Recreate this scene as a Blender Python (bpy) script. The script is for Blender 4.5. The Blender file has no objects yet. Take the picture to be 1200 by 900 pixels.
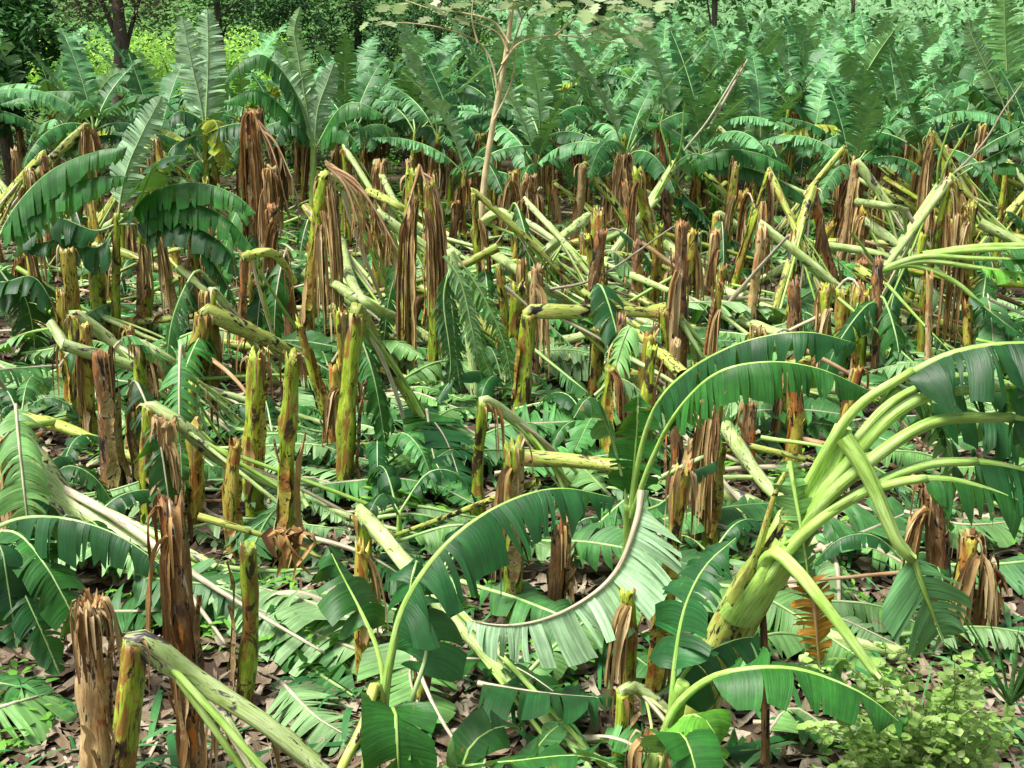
import bpy, math, random
import numpy as np
from mathutils import Vector, noise as mnoise
PI = math.pi
R = random.Random(11)
sc = bpy.context.scene
col = sc.collection
W_, H_, F_ = 1200.0, 900.0, 1500.0
CAMH = 5.0
PITCH = math.atan(470 / F_)
cp, sp = math.cos(PITCH), math.sin(PITCH)

# ------------------------------------------------------------------ layout
def ray(x, y):
    a = (x - 600) / F_; b = (450 - y) / F_
    return Vector((a, cp + b * sp, -sp + b * cp))
def ter(x, y):
    """height of the soil"""
    n = mnoise.noise(Vector((x * .35, y * .35, 3.1))) * .07 + mnoise.noise(Vector((x * 1.3, y * 1.3, 7.7))) * .025
    return n * max(0.0, min(1.0, (90 - y) / 30))
def g(x, y, z=0.0):
    d = ray(x, y); t = (z - CAMH) / d.z
    return Vector((0, 0, CAMH)) + d * t
def gg(x, y):
    p = g(x, y); p.z = ter(p.x, p.y); return p
def at(x, y, Y):
    d = ray(x, y); t = Y / d.y
    return Vector((0, 0, CAMH)) + d * t
def depth(p):
    return p.y * cp + (CAMH - p.z) * sp
def pxof(p):
    d = depth(p); yy = p.y * sp + (p.z - CAMH) * cp
    return (600 + F_ * p.x / d, 450 - F_ * yy / d)

# ------------------------------------------------------------------ materials
def N(nt, t, **kw):
    n = nt.nodes.new(t)
    for k, v in kw.items():
        setattr(n, k, v)
    return n
def newmat(name):
    m = bpy.data.materials.new(name); m.use_nodes = True
    m.node_tree.nodes.clear()
    return m, m.node_tree
def math_(nt, op, a, b=None, clamp=False):
    n = N(nt, 'ShaderNodeMath', operation=op); n.use_clamp = clamp
    for i, v in enumerate((a, b)):
        if v is None: continue
        if isinstance(v, (int, float)): n.inputs[i].default_value = v
        else: nt.links.new(v, n.inputs[i])
    return n.outputs[0]
def mixc(nt, f, a, b, mode='MIX'):
    n = N(nt, 'ShaderNodeMix', data_type='RGBA', blend_type=mode)
    for i, v in ((0, f), (6, a), (7, b)):
        if isinstance(v, (int, float)): n.inputs[i].default_value = v
        elif isinstance(v, tuple): n.inputs[i].default_value = (*v, 1)
        else: nt.links.new(v, n.inputs[i])
    return n.outputs[2]
def coords(nt, kind, scale, off=None):
    if kind == 'tc':
        a = N(nt, 'ShaderNodeAttribute', attribute_name='tc'); o = a.outputs['Vector']
    else:
        a = N(nt, 'ShaderNodeTexCoord'); o = a.outputs['Object']
    oi = N(nt, 'ShaderNodeObjectInfo')
    m = N(nt, 'ShaderNodeVectorMath', operation='MULTIPLY'); m.inputs[1].default_value = scale
    nt.links.new(o, m.inputs[0])
    r = N(nt, 'ShaderNodeVectorMath', operation='SCALE'); r.inputs[0].default_value = (37.1, 21.7, 53.3)
    nt.links.new(oi.outputs['Random'], r.inputs['Scale'])
    s = N(nt, 'ShaderNodeVectorMath', operation='ADD')
    nt.links.new(m.outputs[0], s.inputs[0]); nt.links.new(r.outputs[0], s.inputs[1])
    return s.outputs[0]
def noi(nt, vec, detail=4, rough=.6, dist=0):
    n = N(nt, 'ShaderNodeTexNoise'); n.inputs['Scale'].default_value = 1
    n.inputs['Detail'].default_value = detail; n.inputs['Roughness'].default_value = rough
    n.inputs['Distortion'].default_value = dist
    nt.links.new(vec, n.inputs['Vector']); return n.outputs['Fac']
def rng(nt, v, lo, hi):
    n = N(nt, 'ShaderNodeMapRange'); n.inputs[1].default_value = lo; n.inputs[2].default_value = hi
    n.interpolation_type = 'SMOOTHSTEP'
    nt.links.new(v, n.inputs[0]); return n.outputs[0]
def ramp(nt, v, cols):
    n = N(nt, 'ShaderNodeValToRGB'); e = n.color_ramp.elements
    while len(e) < len(cols): e.new(.5)
    for i, (p, c) in enumerate(cols):
        e[i].position = p; e[i].color = (*c, 1)
    nt.links.new(v, n.inputs[0]); return n.outputs[0]
def finish(nt, colr, rough=.6, bump=None, bstr=.4, bdist=.01, trans=0, tcol=None, spec=.4):
    out = N(nt, 'ShaderNodeOutputMaterial')
    b = N(nt, 'ShaderNodeBsdfPrincipled')
    nt.links.new(colr, b.inputs['Base Color'])
    if isinstance(rough, float): b.inputs['Roughness'].default_value = rough
    else: nt.links.new(rough, b.inputs['Roughness'])
    b.inputs['Specular IOR Level'].default_value = spec
    if bump is not None:
        bp = N(nt, 'ShaderNodeBump'); bp.inputs['Strength'].default_value = bstr; bp.inputs['Distance'].default_value = bdist
        nt.links.new(bump, bp.inputs['Height']); nt.links.new(bp.outputs[0], b.inputs['Normal'])
    if trans:
        t = N(nt, 'ShaderNodeBsdfTranslucent')
        nt.links.new(tcol if tcol is not None else colr, t.inputs[0])
        mx = N(nt, 'ShaderNodeMixShader'); mx.inputs[0].default_value = trans
        nt.links.new(b.outputs[0], mx.inputs[1]); nt.links.new(t.outputs[0], mx.inputs[2])
        nt.links.new(mx.outputs[0], out.inputs[0])
    else:
        nt.links.new(b.outputs[0], out.inputs[0])
def tone(nt, c, lo=.75, hi=1.25, sat=1.0):
    oi = N(nt, 'ShaderNodeObjectInfo')
    mr = N(nt, 'ShaderNodeMapRange'); mr.inputs[3].default_value = lo; mr.inputs[4].default_value = hi
    nt.links.new(oi.outputs['Random'], mr.inputs[0])
    h = N(nt, 'ShaderNodeHueSaturation'); h.inputs['Saturation'].default_value = sat
    nt.links.new(mr.outputs[0], h.inputs['Value']); nt.links.new(c, h.inputs['Color'])
    return h.outputs[0]

def stem_mat(name, base, patches, rough=.5, sc_=(14, 14, 4.0)):
    """base: ramp colours, patches: (scale, lo, hi, colour)"""
    m, nt = newmat(name)
    n0 = noi(nt, coords(nt, 'tc', sc_), 5, .65, .3)
    c = ramp(nt, n0, base)
    # fine lengthwise fibres
    fib = noi(nt, coords(nt, 'tc', (110, 110, 5)), 3, .6)
    c = mixc(nt, rng(nt, fib, .45, .75), c, mixc(nt, .6, c, (0.02, 0.012, 0.004)), 'MIX')
    for s, lo, hi, cc in patches:
        f = rng(nt, noi(nt, coords(nt, 'tc', s), 6, .68, .6), lo, hi)
        c = mixc(nt, f, c, cc)
    c = tone(nt, c, .75, 1.2)
    finish(nt, c, rough, fib, .6, .006)
    return m
BLK = (0.012, 0.009, 0.008); DKB = (0.06, 0.026, 0.012); TAN = (0.46, 0.33, 0.19); ORG = (0.48, 0.15, 0.025)
M = {}
M['stem_g'] = stem_mat('stem_yellow_green', [(.25, (0.10, 0.20, 0.015)), (.5, (0.30, 0.42, 0.03)), (.72, (0.52, 0.58, 0.08))],
    [((9, 9, 3.2), .49, .58, (0.25, 0.13, 0.03)), ((24, 24, 8), .58, .64, BLK), ((7, 7, 2.5), .54, .60, (0.05, 0.03, 0.015)), ((8, 8, 2), .60, .66, TAN)], .42)
M['stem_y'] = stem_mat('stem_old_yellow', [(.25, (0.20, 0.17, 0.02)), (.5, (0.42, 0.36, 0.05)), (.72, (0.52, 0.44, 0.10))],
    [((9, 9, 3.0), .50, .58, (0.30, 0.11, 0.02)), ((20, 20, 6), .55, .61, BLK), ((6, 6, 2.2), .56, .62, DKB)], .5)
M['stem_o'] = stem_mat('stem_dry_orange', [(.3, (0.08, 0.040, 0.018)), (.5, (0.25, 0.13, 0.045)), (.7, (0.50, 0.35, 0.16))],
    [((9, 9, 2.4), .55, .62, (0.52, 0.17, 0.025)), ((12, 12, 4), .53, .58, BLK), ((6, 6, 1.6), .55, .62, (0.10, 0.05, 0.03)), ((30, 30, 4), .60, .66, (0.50, 0.42, 0.30))], .7)
M['stem_t'] = stem_mat('stem_dry_tan', [(.3, (0.22, 0.12, 0.045)), (.5, (0.46, 0.32, 0.14)), (.7, (0.64, 0.52, 0.30))],
    [((10, 10, 2.6), .55, .62, (0.30, 0.12, 0.04)), ((14, 14, 4), .56, .61, (0.04, 0.022, 0.014)), ((5, 5, 2), .60, .68, (0.34, 0.32, 0.06))], .8)
M['log'] = stem_mat('stem_fresh_pale', [(.25, (0.26, 0.40, 0.08)), (.5, (0.46, 0.60, 0.22)), (.75, (0.62, 0.72, 0.38))],
    [((8, 8, 2.6), .60, .68, (0.40, 0.36, 0.08)), ((7, 7, 3.4), .565, .62, (0.075, 0.05, 0.065)), ((30, 30, 8), .60, .66, (0.10, 0.05, 0.03))], .35)
M['log_y'] = stem_mat('stem_fallen_yellow', [(.25, (0.22, 0.30, 0.04)), (.5, (0.42, 0.50, 0.10)), (.75, (0.56, 0.60, 0.20))],
    [((8, 8, 2.6), .54, .64, (0.34, 0.22, 0.06)), ((9, 9, 4), .55, .60, BLK), ((30, 30, 8), .57, .62, DKB)], .4)
M['petiole'] = stem_mat('petiole_lime', [(.3, (0.24, 0.44, 0.06)), (.5, (0.36, 0.58, 0.12)), (.7, (0.50, 0.68, 0.24))],
    [((14, 14, 3), .56, .70, (0.20, 0.34, 0.05)), ((20, 20, 5), .66, .72, (0.2, 0.14, 0.04))], .4)
M['midrib'] = stem_mat('midrib_green', [(.3, (0.22, 0.40, 0.10)), (.5, (0.34, 0.52, 0.18)), (.7, (0.46, 0.60, 0.28))], [], .35)
M['midrib_p'] = stem_mat('midrib_beige', [(.3, (0.40, 0.36, 0.22)), (.5, (0.52, 0.46, 0.32)), (.7, (0.60, 0.56, 0.42))],
    [((20, 20, 4), .6, .68, (0.3, 0.16, 0.09))], .45)
M['dry_rib'] = stem_mat('midrib_dead_tan', [(.3, (0.30, 0.15, 0.06)), (.5, (0.46, 0.29, 0.15)), (.7, (0.58, 0.44, 0.28))], [], .8)

def leaf_mat(name, top, under, trans=.16, tcol=(0.20, 0.46, 0.03), brown=.635, rough=.46):
    m, nt = newmat(name)
    at_ = N(nt, 'ShaderNodeAttribute', attribute_name='tc')
    sx = N(nt, 'ShaderNodeSeparateXYZ'); nt.links.new(at_.outputs['Vector'], sx.inputs[0])
    big = noi(nt, coords(nt, 'tc', (3, 5, 9)), 4, .6)
    vein = noi(nt, coords(nt, 'tc', (62, 2.5, 1)), 3, .6)
    geo = N(nt, 'ShaderNodeNewGeometry')
    ct = ramp(nt, big, [(.3, tuple(v * .62 for v in top)), (.5, top), (.72, tuple(min(1, v * 1.5) for v in top))])
    cu = ramp(nt, big, [(.3, tuple(v * .8 for v in under)), (.5, under), (.72, tuple(min(1, v * 1.22) for v in under))])
    c = mixc(nt, geo.outputs['Backfacing'], ct, cu)
    c = mixc(nt, rng(nt, vein, .35, .7), mixc(nt, .5, c, (0.008, 0.035, 0.01)), c)
    # each torn ribbon slightly different
    wn = N(nt, 'ShaderNodeTexWhiteNoise', noise_dimensions='1D'); nt.links.new(sx.outputs['Z'], wn.inputs['W'])
    mr = N(nt, 'ShaderNodeMapRange'); mr.inputs[3].default_value = .8; mr.inputs[4].default_value = 1.2
    nt.links.new(wn.outputs['Value'], mr.inputs[0])
    h = N(nt, 'ShaderNodeHueSaturation'); nt.links.new(mr.outputs[0], h.inputs['Value']); nt.links.new(c, h.inputs['Color'])
    c = h.outputs[0]
    # scorched blotches
    f = rng(nt, noi(nt, coords(nt, 'tc', (7, 14, 9)), 6, .7, .5), brown, brown + .05)
    c = mixc(nt, f, c, (0.22, 0.12, 0.03))
    c = tone(nt, c, .72, 1.3)
    tc2 = mixc(nt, .75, c, tcol)
    rg = math_(nt, 'MULTIPLY_ADD', rng(nt, big, .3, .7), .2); nt.nodes[-1]
    finish(nt, c, rough, vein, .6, .008, trans, tc2, .35)
    return m
M['leaf'] = leaf_mat('banana_leaf', (0.026, 0.145, 0.018), (0.20, 0.43, 0.12))
M['leaf_b'] = leaf_mat('banana_leaf_row', (0.032, 0.160, 0.034), (0.21, 0.43, 0.17), trans=.10)
M['leaf_bw'] = leaf_mat('banana_leaf_row_pale', (0.13, 0.36, 0.13), (0.46, 0.70, 0.40), trans=.12)
M['leaf_d'] = leaf_mat('banana_leaf_deep', (0.012, 0.085, 0.018), (0.10, 0.26, 0.09), brown=.68)
M['leaf_w'] = leaf_mat('banana_leaf_wilted_pale', (0.075, 0.25, 0.060), (0.27, 0.47, 0.19), brown=.69, rough=.5)
M['leaf_p'] = leaf_mat('banana_leaf_pale_underside', (0.10, 0.30, 0.10), (0.42, 0.66, 0.38), brown=.7, rough=.5)
M['leaf_l'] = leaf_mat('banana_leaf_lime', (0.14, 0.42, 0.04), (0.28, 0.55, 0.12), brown=.64)
M['leaf_o'] = leaf_mat('banana_leaf_yellowed', (0.80, 0.38, 0.02), (0.75, 0.36, 0.04), tcol=(.6, .3, .03), brown=.66, rough=.6)
M['leaf_y'] = leaf_mat('banana_leaf_edge_yellow', (0.34, 0.42, 0.03), (0.42, 0.46, 0.07), tcol=(.5, .5, .03), brown=.56, rough=.5)
def dry_mat(name, cols, rough=.85, trans=.12):
    m, nt = newmat(name)
    a = N(nt, 'ShaderNodeAttribute', attribute_name='tc')
    sx = N(nt, 'ShaderNodeSeparateXYZ'); nt.links.new(a.outputs['Vector'], sx.inputs[0])
    wn = N(nt, 'ShaderNodeTexWhiteNoise', noise_dimensions='1D'); nt.links.new(sx.outputs['Z'], wn.inputs['W'])
    n = noi(nt, coords(nt, 'tc', (9, 60, 1)), 4, .6)
    v = math_(nt, 'ADD', math_(nt, 'MULTIPLY', wn.outputs['Value'], .6), math_(nt, 'MULTIPLY', n, .45))
    c = ramp(nt, v, cols)
    c = tone(nt, c, .8, 1.15)
    finish(nt, c, rough, n, .5, .006, trans, None, .2)
    return m
M['dry'] = dry_mat('dead_leaf_tan', [(.15, (0.05, 0.025, 0.012)), (.38, (0.25, 0.135, 0.045)), (.62, (0.48, 0.33, 0.14)), (.9, (0.68, 0.54, 0.32))])
M['dry_o'] = dry_mat('dead_leaf_rust', [(.15, (0.03, 0.014, 0.008)), (.38, (0.15, 0.075, 0.028)), (.62, (0.44, 0.26, 0.09)), (.9, (0.56, 0.40, 0.18))])
M['litter'] = dry_mat('dead_leaf_litter', [(.1, (0.035, 0.024, 0.016)), (.4, (0.14, 0.095, 0.055)), (.65, (0.32, 0.26, 0.18)), (.97, (0.60, 0.54, 0.42))], trans=0)
M['scrap'] = dry_mat('green_leaf_scraps', [(.05, (0.03, 0.12, 0.03)), (.45, (0.04, 0.18, 0.05)), (.75, (0.10, 0.29, 0.09)), (.97, (0.30, 0.46, 0.22))], rough=.5, trans=.15)
M['weed'] = dry_mat('weed_leaf_green', [(.05, (0.05, 0.20, 0.03)), (.5, (0.12, 0.36, 0.04)), (.95, (0.26, 0.50, 0.08))], rough=.5, trans=.25)
M['shrub'] = dry_mat('shrub_leaf_pale', [(.05, (0.14, 0.36, 0.04)), (.5, (0.42, 0.66, 0.16)), (.95, (0.70, 0.84, 0.42))], rough=.5, trans=.3)
M['twig'] = dry_mat('shrub_twig', [(.1, (0.28, 0.36, 0.12)), (.9, (0.40, 0.48, 0.2))], trans=0)
M['tree_d'] = dry_mat('tree_leaf_dark', [(.05, (0.012, 0.05, 0.016)), (.5, (0.028, 0.10, 0.022)), (.8, (0.06, 0.17, 0.03)), (.95, (0.14, 0.30, 0.06))], rough=.4, trans=.15)
M['tree_m'] = dry_mat('tree_leaf_mid', [(.05, (0.02, 0.07, 0.02)), (.5, (0.05, 0.14, 0.03)), (.95, (0.17, 0.27, 0.08))], rough=.5, trans=.2)
M['tree_v'] = dry_mat('vine_twigs_brown', [(.05, (0.05, 0.045, 0.025)), (.5, (0.13, 0.13, 0.07)), (.95, (0.24, 0.25, 0.13))], rough=.8, trans=.1)
M['lime'] = dry_mat('bush_leaf_lime', [(.05, (0.16, 0.40, 0.03)), (.5, (0.44, 0.78, 0.08)), (.95, (0.66, 0.90, 0.28))], rough=.5, trans=.35)
M['sap'] = dry_mat('sapling_leaf_silver', [(.05, (0.28, 0.42, 0.14)), (.5, (0.48, 0.60, 0.30)), (.95, (0.74, 0.80, 0.58))], rough=.55, trans=.4)
M['fruit'] = stem_mat('banana_fruit_green', [(.3, (0.06, 0.22, 0.02)), (.5, (0.12, 0.36, 0.03)), (.7, (0.2, 0.46, 0.06))], [], .4)
M['bark'] = stem_mat('tree_bark_brown', [(.3, (0.06, 0.045, 0.03)), (.5, (0.13, 0.10, 0.07)), (.7, (0.22, 0.18, 0.13))], [((8, 8, 3), .6, .66, (0.03, 0.05, 0.02))], .9)
M['bark_p'] = stem_mat('sapling_bark_pale', [(.3, (0.36, 0.27, 0.12)), (.5, (0.52, 0.42, 0.22)), (.7, (0.62, 0.54, 0.34))], [((20, 20, 8), .64, .7, (0.22, 0.16, 0.08))], .7)
M['stick'] = stem_mat('dead_stick_grey', [(.3, (0.22, 0.16, 0.11)), (.5, (0.38, 0.31, 0.24)), (.7, (0.52, 0.46, 0.38))], [], .8)
def soil():
    m, nt = newmat('soil_brown')
    n1 = noi(nt, coords(nt, 'obj', (1.1, 1.1, 1.1)), 6, .65)
    n2 = noi(nt, coords(nt, 'obj', (22, 22, 22)), 6, .7)
    c = ramp(nt, n1, [(.3, (0.045, 0.030, 0.021)), (.5, (0.095, 0.066, 0.046)), (.7, (0.17, 0.125, 0.09))])
    c = mixc(nt, rng(nt, n2, .4, .7), mixc(nt, .5, c, (0.03, 0.02, 0.014)), c)
    # green weeds far away
    pos = N(nt, 'ShaderNodeTexCoord'); sx = N(nt, 'ShaderNodeSeparateXYZ'); nt.links.new(pos.outputs['Object'], sx.inputs[0])
    f = N(nt, 'ShaderNodeMapRange'); f.inputs[1].default_value = 38; f.inputs[2].default_value = 55
    nt.links.new(sx.outputs['Y'], f.inputs[0])
    gr = ramp(nt, n1, [(.3, (0.04, 0.10, 0.02)), (.5, (0.08, 0.20, 0.04)), (.7, (0.14, 0.28, 0.06))])
    c = mixc(nt, f.outputs[0], c, gr)
    finish(nt, c, .95, n2, .8, .03, 0, None, .15)
    return m
M['soil'] = soil()

# ------------------------------------------------------------------ mesh builder
class MB:
    def __init__(s):
        s.v = []; s.f = []; s.t = []
    def grid(s, rows, tcs, flip=False, closed=False):
        """rows: list of equal-length vertex lists"""
        b = len(s.v); n = len(rows[0])
        for r, t in zip(rows, tcs):
            s.v.extend([tuple(p) for p in r]); s.t.extend([tuple(q) for q in t])
        m = n if closed else n - 1
        for i in range(len(rows) - 1):
            for j in range(m):
                k = (j + 1) % n
                a, bb, c, d = b + i * n + j, b + i * n + k, b + (i + 1) * n + k, b + (i + 1) * n + j
                s.f.append((a, d, c, bb) if flip else (a, bb, c, d))
        return b
    def build(s, name, mat, parent=None, smooth=True):
        me = bpy.data.meshes.new(name)
        me.from_pydata(s.v, [], s.f)
        a = me.attributes.new('tc', 'FLOAT_VECTOR', 'POINT')
        a.data.foreach_set('vector', np.array(s.t, dtype=np.float32).ravel())
        if smooth: me.polygons.foreach_set('use_smooth', [True] * len(me.polygons))
        me.materials.append(mat); me.update()
        o = bpy.data.objects.new(name, me); col.objects.link(o)
        if parent is not None: o.parent = parent
        return o

def resample(pts, step=None, n=None, with_vals=None):
    """Catmull-Rom through the points, evenly spaced"""
    P = [Vector(p) for p in pts]
    if len(P) == 2: P = [P[0], (P[0] + P[1]) / 2, P[1]]
    Q = [P[0] * 2 - P[1]] + P + [P[-1] * 2 - P[-2]]
    d = []
    for i in range(1, len(Q) - 2):
        for k in range(12):
            t = k / 12; a, b, c, e = Q[i - 1], Q[i], Q[i + 1], Q[i + 2]
            d.append(.5 * ((2 * b) + (c - a) * t + (2 * a - 5 * b + 4 * c - e) * t * t + (3 * b - a - 3 * c + e) * t ** 3))
    d.append(P[-1])
    L = [0]
    for i in range(1, len(d)): L.append(L[-1] + (d[i] - d[i - 1]).length)
    tot = L[-1]
    if n is None: n = max(3, int(tot / step) + 1)
    out = []; j = 0
    for i in range(n):
        s = tot * i / (n - 1)
        while j < len(L) - 2 and L[j + 1] < s: j += 1
        u = (s - L[j]) / max(1e-9, L[j + 1] - L[j])
        out.append(d[j].lerp(d[j + 1], min(1, max(0, u))))
    return out, tot
def frames(P, roll=0.0, side=None):
    T = []
    for i in range(len(P)):
        a = P[max(0, i - 1)]; b = P[min(len(P) - 1, i + 1)]
        T.append((b - a).normalized())
    if side is None:
        h = Vector((T[0].x, T[0].y, 0))
        # horizontal heading of whole path
        w = P[-1] - P[0]; w.z = 0
        if w.length < .05 * (P[-1] - P[0]).length: w = h if h.length > .05 else Vector((1, 0, 0))
        side = w.normalized().cross(Vector((0, 0, 1)))
    B = []; b = Vector(side)
    for t in T:
        b = b - t * b.dot(t)
        if b.length < 1e-4: b = t.cross(Vector((0, 1, .3)))
        b.normalize(); B.append(b.copy())
    Nn = [b.cross(t) for b, t in zip(B, T)]
    if roll:
        c, s_ = math.cos(roll), math.sin(roll)
        B, Nn = [b * c + n * s_ for b, n in zip(B, Nn)], [n * c - b * s_ for b, n in zip(B, Nn)]
    return T, B, Nn
def tube(mb, pts, rad, n=8, step=.1, ridge=0, seed=0, jag=0, cap=True, flat=1.0, floor=None, wob=0.0, groove=0.0):
    """rad: function of t in 0..1 or float"""
    P, L = resample(pts, step=step)
    T, B, Nn = frames(P)
    rr = random.Random(seed)
    k = rr.choice([2, 3, 3, 4]); ph = rr.random() * 6; tw = rr.uniform(-1.2, 1.2)
    jo = [rr.uniform(-1, 1) for _ in range(n)]
    rows = []; tcs = []
    for i, p in enumerate(P):
        t = i / (len(P) - 1); s = t * L
        r = rad(t) if callable(rad) else rad
        if wob: r *= 1 + wob * mnoise.noise(Vector((s * 3.1, seed * 1.7, 0)))
        row = []; tr = []
        for j in range(n):
            a = 2 * PI * j / n
            q = ((a + ph + tw * s) * k / (2 * PI)) % 1
            rj = r * (1 + ridge * (q - .5) * 1.6)
            if groove: rj *= 1 - groove * max(0, math.sin(a)) ** 4
            if wob: rj *= 1 + wob * .6 * mnoise.noise(Vector((math.cos(a) * 1.5 + seed, math.sin(a) * 1.5, s * 5)))
            v = p + B[i] * (math.cos(a) * rj) + Nn[i] * (math.sin(a) * rj * flat)
            if jag and i == len(P) - 1: v += T[i] * (jo[j] * jag)
            if floor is not None and v.z < floor: v.z = floor
            row.append(v); tr.append((math.cos(a) * r, math.sin(a) * r, s + seed * .13))
        rows.append(row); tcs.append(tr)
    if cap:
        for rf, dz in ((.72, -.03), (.05, -.05)):
            c = P[-1]; r = (rad(1) if callable(rad) else rad) * rf
            rows.append([c + T[-1] * (dz * (1 if jag else .1) + jag * jo[j] * .4 * rf) + B[-1] * (math.cos(2 * PI * j / n) * r) + Nn[-1] * (math.sin(2 * PI * j / n) * r * flat) for j in range(n)])
            tcs.append([(math.cos(2 * PI * j / n) * r, math.sin(2 * PI * j / n) * r, L + seed * .13 + .02) for j in range(n)])
    mb.grid(rows, tcs, flip=False, closed=True)
    return P
def ribbon(mb, pts, w, seed=0, step=.06, roll=0, cup=.3, floor=None, tip=.25):
    P, L = resample(pts, step=step)
    T, B, Nn = frames(P, roll)
    rr = random.Random(seed); z = rr.random() * 100; tw = rr.uniform(-1.5, 1.5)
    rows = []; tcs = []
    for i, p in enumerate(P):
        t = i / (len(P) - 1)
        ww = w * (1 - (1 - tip) * t ** 2) * (.75 + .5 * mnoise.noise(Vector((t * L * 6, z, 1))) + .2)
        a = tw * t * 1.2 + .8 * mnoise.noise(Vector((t * L * 4, z, 5)))
        b = B[i] * math.cos(a) + Nn[i] * math.sin(a); nn = Nn[i] * math.cos(a) - B[i] * math.sin(a)
        row = [p - b * ww / 2 + nn * ww * cup * .5, p - nn * ww * cup * .3, p + b * ww / 2 + nn * ww * cup * .5]
        if floor is not None:
            for v in row: v.z = max(v.z, floor)
        rows.append(row); tcs.append([(t * L, -ww / 2, z), (t * L, 0, z), (t * L, ww / 2, z)])
    mb.grid(rows, tcs)

def leafgeo(path, s0=.15, W=.55, tear=.5, droop=.6, fold=.25, sweep=.25, seed=0, step=.045, K=4, roll=0, floor=None,
            rib=.016, curl=.15, side=None, ribn=6, strip=(.02, .055), halves=(1, -1), pet=1.6, chaos=1.0, mbb=None, mbr=None):
    rr = random.Random(seed)
    P, L = resample(path, step=step)
    T, B, Nn = frames(P, roll, side)
    n = len(P)
    def sample(s):
        u = max(0, min(.9999, s / L)) * (n - 1); i = int(u); f = u - i; j = min(n - 1, i + 1)
        return P[i].lerp(P[j], f), T[i].lerp(T[j], f), B[i].lerp(B[j], f), Nn[i].lerp(Nn[j], f)
    mb = mbb or MB(); DN = Vector((0, 0, -1))
    for sg in halves:
        s = s0 * L; first = True
        while s < L * .995:
            gl = rr.choice((1, 1, 1, 2)) if rr.random() < tear else rr.randint(2, 5)
            wd = [rr.uniform(*strip) for _ in range(gl)]
            ends = [s]
            for q in wd: ends.append(min(L, ends[-1] + q))
            cen = (ends[0] + ends[-1]) / 2
            dd = rr.uniform(.55, 1.5); swj = rr.gauss(0, .12); fd = fold + rr.gauss(0, .12)
            lj = rr.uniform(.82, 1.04); gap = rr.uniform(.15, .7); z = rr.random() * 100; tws = rr.gauss(0, .75) * chaos; hk = rr.gauss(0, .25) * chaos; swj *= chaos; dd = 1 + (dd - 1) * chaos; gap = .38 + (gap - .38) * chaos; lj = .93 + (lj - .93) * chaos; cu = rr.uniform(-.5, 1) * curl
            if gl > 3: gap *= .35; swj *= .5; tws *= .35
            ss = [e for i, e in enumerate(ends) if i == 0 or e > ends[i - 1] + 1e-5]
            if len(ss) < 2: break
            rows = []; tcs = []
            for e in ss:
                p, t, b, nn = sample(e)
                u = min(1.0, max(0.0, (e / L - s0) / (1 - s0)))
                w = W / 2 * min(1, (max(0, u) / .10 + .12)) ** .6 * max(.0, 1 - u ** 3.2) ** .65 * lj * (.985 + .03 * rr.random())
                row = []; tr = []; cur = p + b * (sg * rib * .5)
                fe = fd + .16 * mnoise.noise(Vector((e * 7, sg * 3.0, seed * .31)))
                base = b * (sg * math.cos(fe)) + nn * math.sin(fe) + t * (sweep * (1 - .3 * u) + swj)
                for j in range(K + 1):
                    q = j / K
                    v = cur + t * ((cen - e) * gap * q * q) + nn * ((e - cen) * tws * q)
                    if floor is not None and v.z < floor: v.z = floor + .012 * ((z * 7 + j) % 1)
                    row.append(v); tr.append((e, sg * w * q, z))
                    q2 = (j + .5) / K
                    dr = (base + DN * (droop * dd * q2 * 1.7) - nn * (cu * q2) + t * (hk * q2)).normalized()
                    cur = cur + dr * (w / K)
                rows.append(row); tcs.append(tr)
            mb.grid(rows, tcs, flip=(sg < 0))
            s = ends[-1]
    m2 = mbr or MB()
    def rad(t):
        if t < s0: return rib * (pet - (pet - 1.15) * t / max(s0, .01))
        return rib * (1.15 - .9 * (t - s0) / (1 - s0))
    Q = [p - nn * rib * .3 for p, nn in zip(P[::2] if n > 6 else P, Nn[::2] if n > 6 else Nn)]
    if floor is not None:
        for q in Q: q.z = max(q.z, floor + .01)
    tube(m2, Q, rad, n=ribn, step=max(step * 1.6, .06), cap=False)
    return mb, m2
def leafobj(parent, path, mat='leaf', ribmat='midrib', name='leaf', label=None, **kw):
    a, b = leafgeo(path, **kw)
    o = a.build(name, M[mat], parent); r = b.build('midrib', M[ribmat], o)
    if label: o['label'] = label
    return o

# ------------------------------------------------------------------ naming
used = {}
def tag(o, label, cat, group=None, kind=None):
    if label:
        w = label.split(); assert 4 <= len(w) <= 16, (len(w), label)
        o['label'] = label
    if cat: o['category'] = cat
    if group: o['group'] = group
    if kind: o['kind'] = kind
    used[label] = used.get(label, 0) + 1
    return o
def empty(name, loc, rz=0):
    o = bpy.data.objects.new(name, None); col.objects.link(o); o.location = loc; o.rotation_euler = (0, 0, rz)
    o.empty_display_size = .1
    return o
def root(name, p, label, cat, group=None):
    """empty at the thing's base; children meshes are written in world coordinates, so shift them back"""
    o = empty(name, p); tag(o, label, cat, group); return o
def localise(o):
    """children were written in world coordinates: move their vertices into the parent's frame"""
    off = o.location
    def down(x):
        for c in x.children:
            if c.type == 'MESH' and not c.get('_l'):
                n = len(c.data.vertices); a = np.empty(n * 3, dtype=np.float32)
                c.data.vertices.foreach_get('co', a); a = a.reshape(-1, 3) - np.array(off, dtype=np.float32)
                c.data.vertices.foreach_set('co', a.ravel()); c.data.update()
            down(c)
    down(o)
def copytree(o, parent=None):
    c = o.copy(); col.objects.link(c); c.parent = parent
    for ch in list(o.children): copytree(ch, c)
    return c

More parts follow.
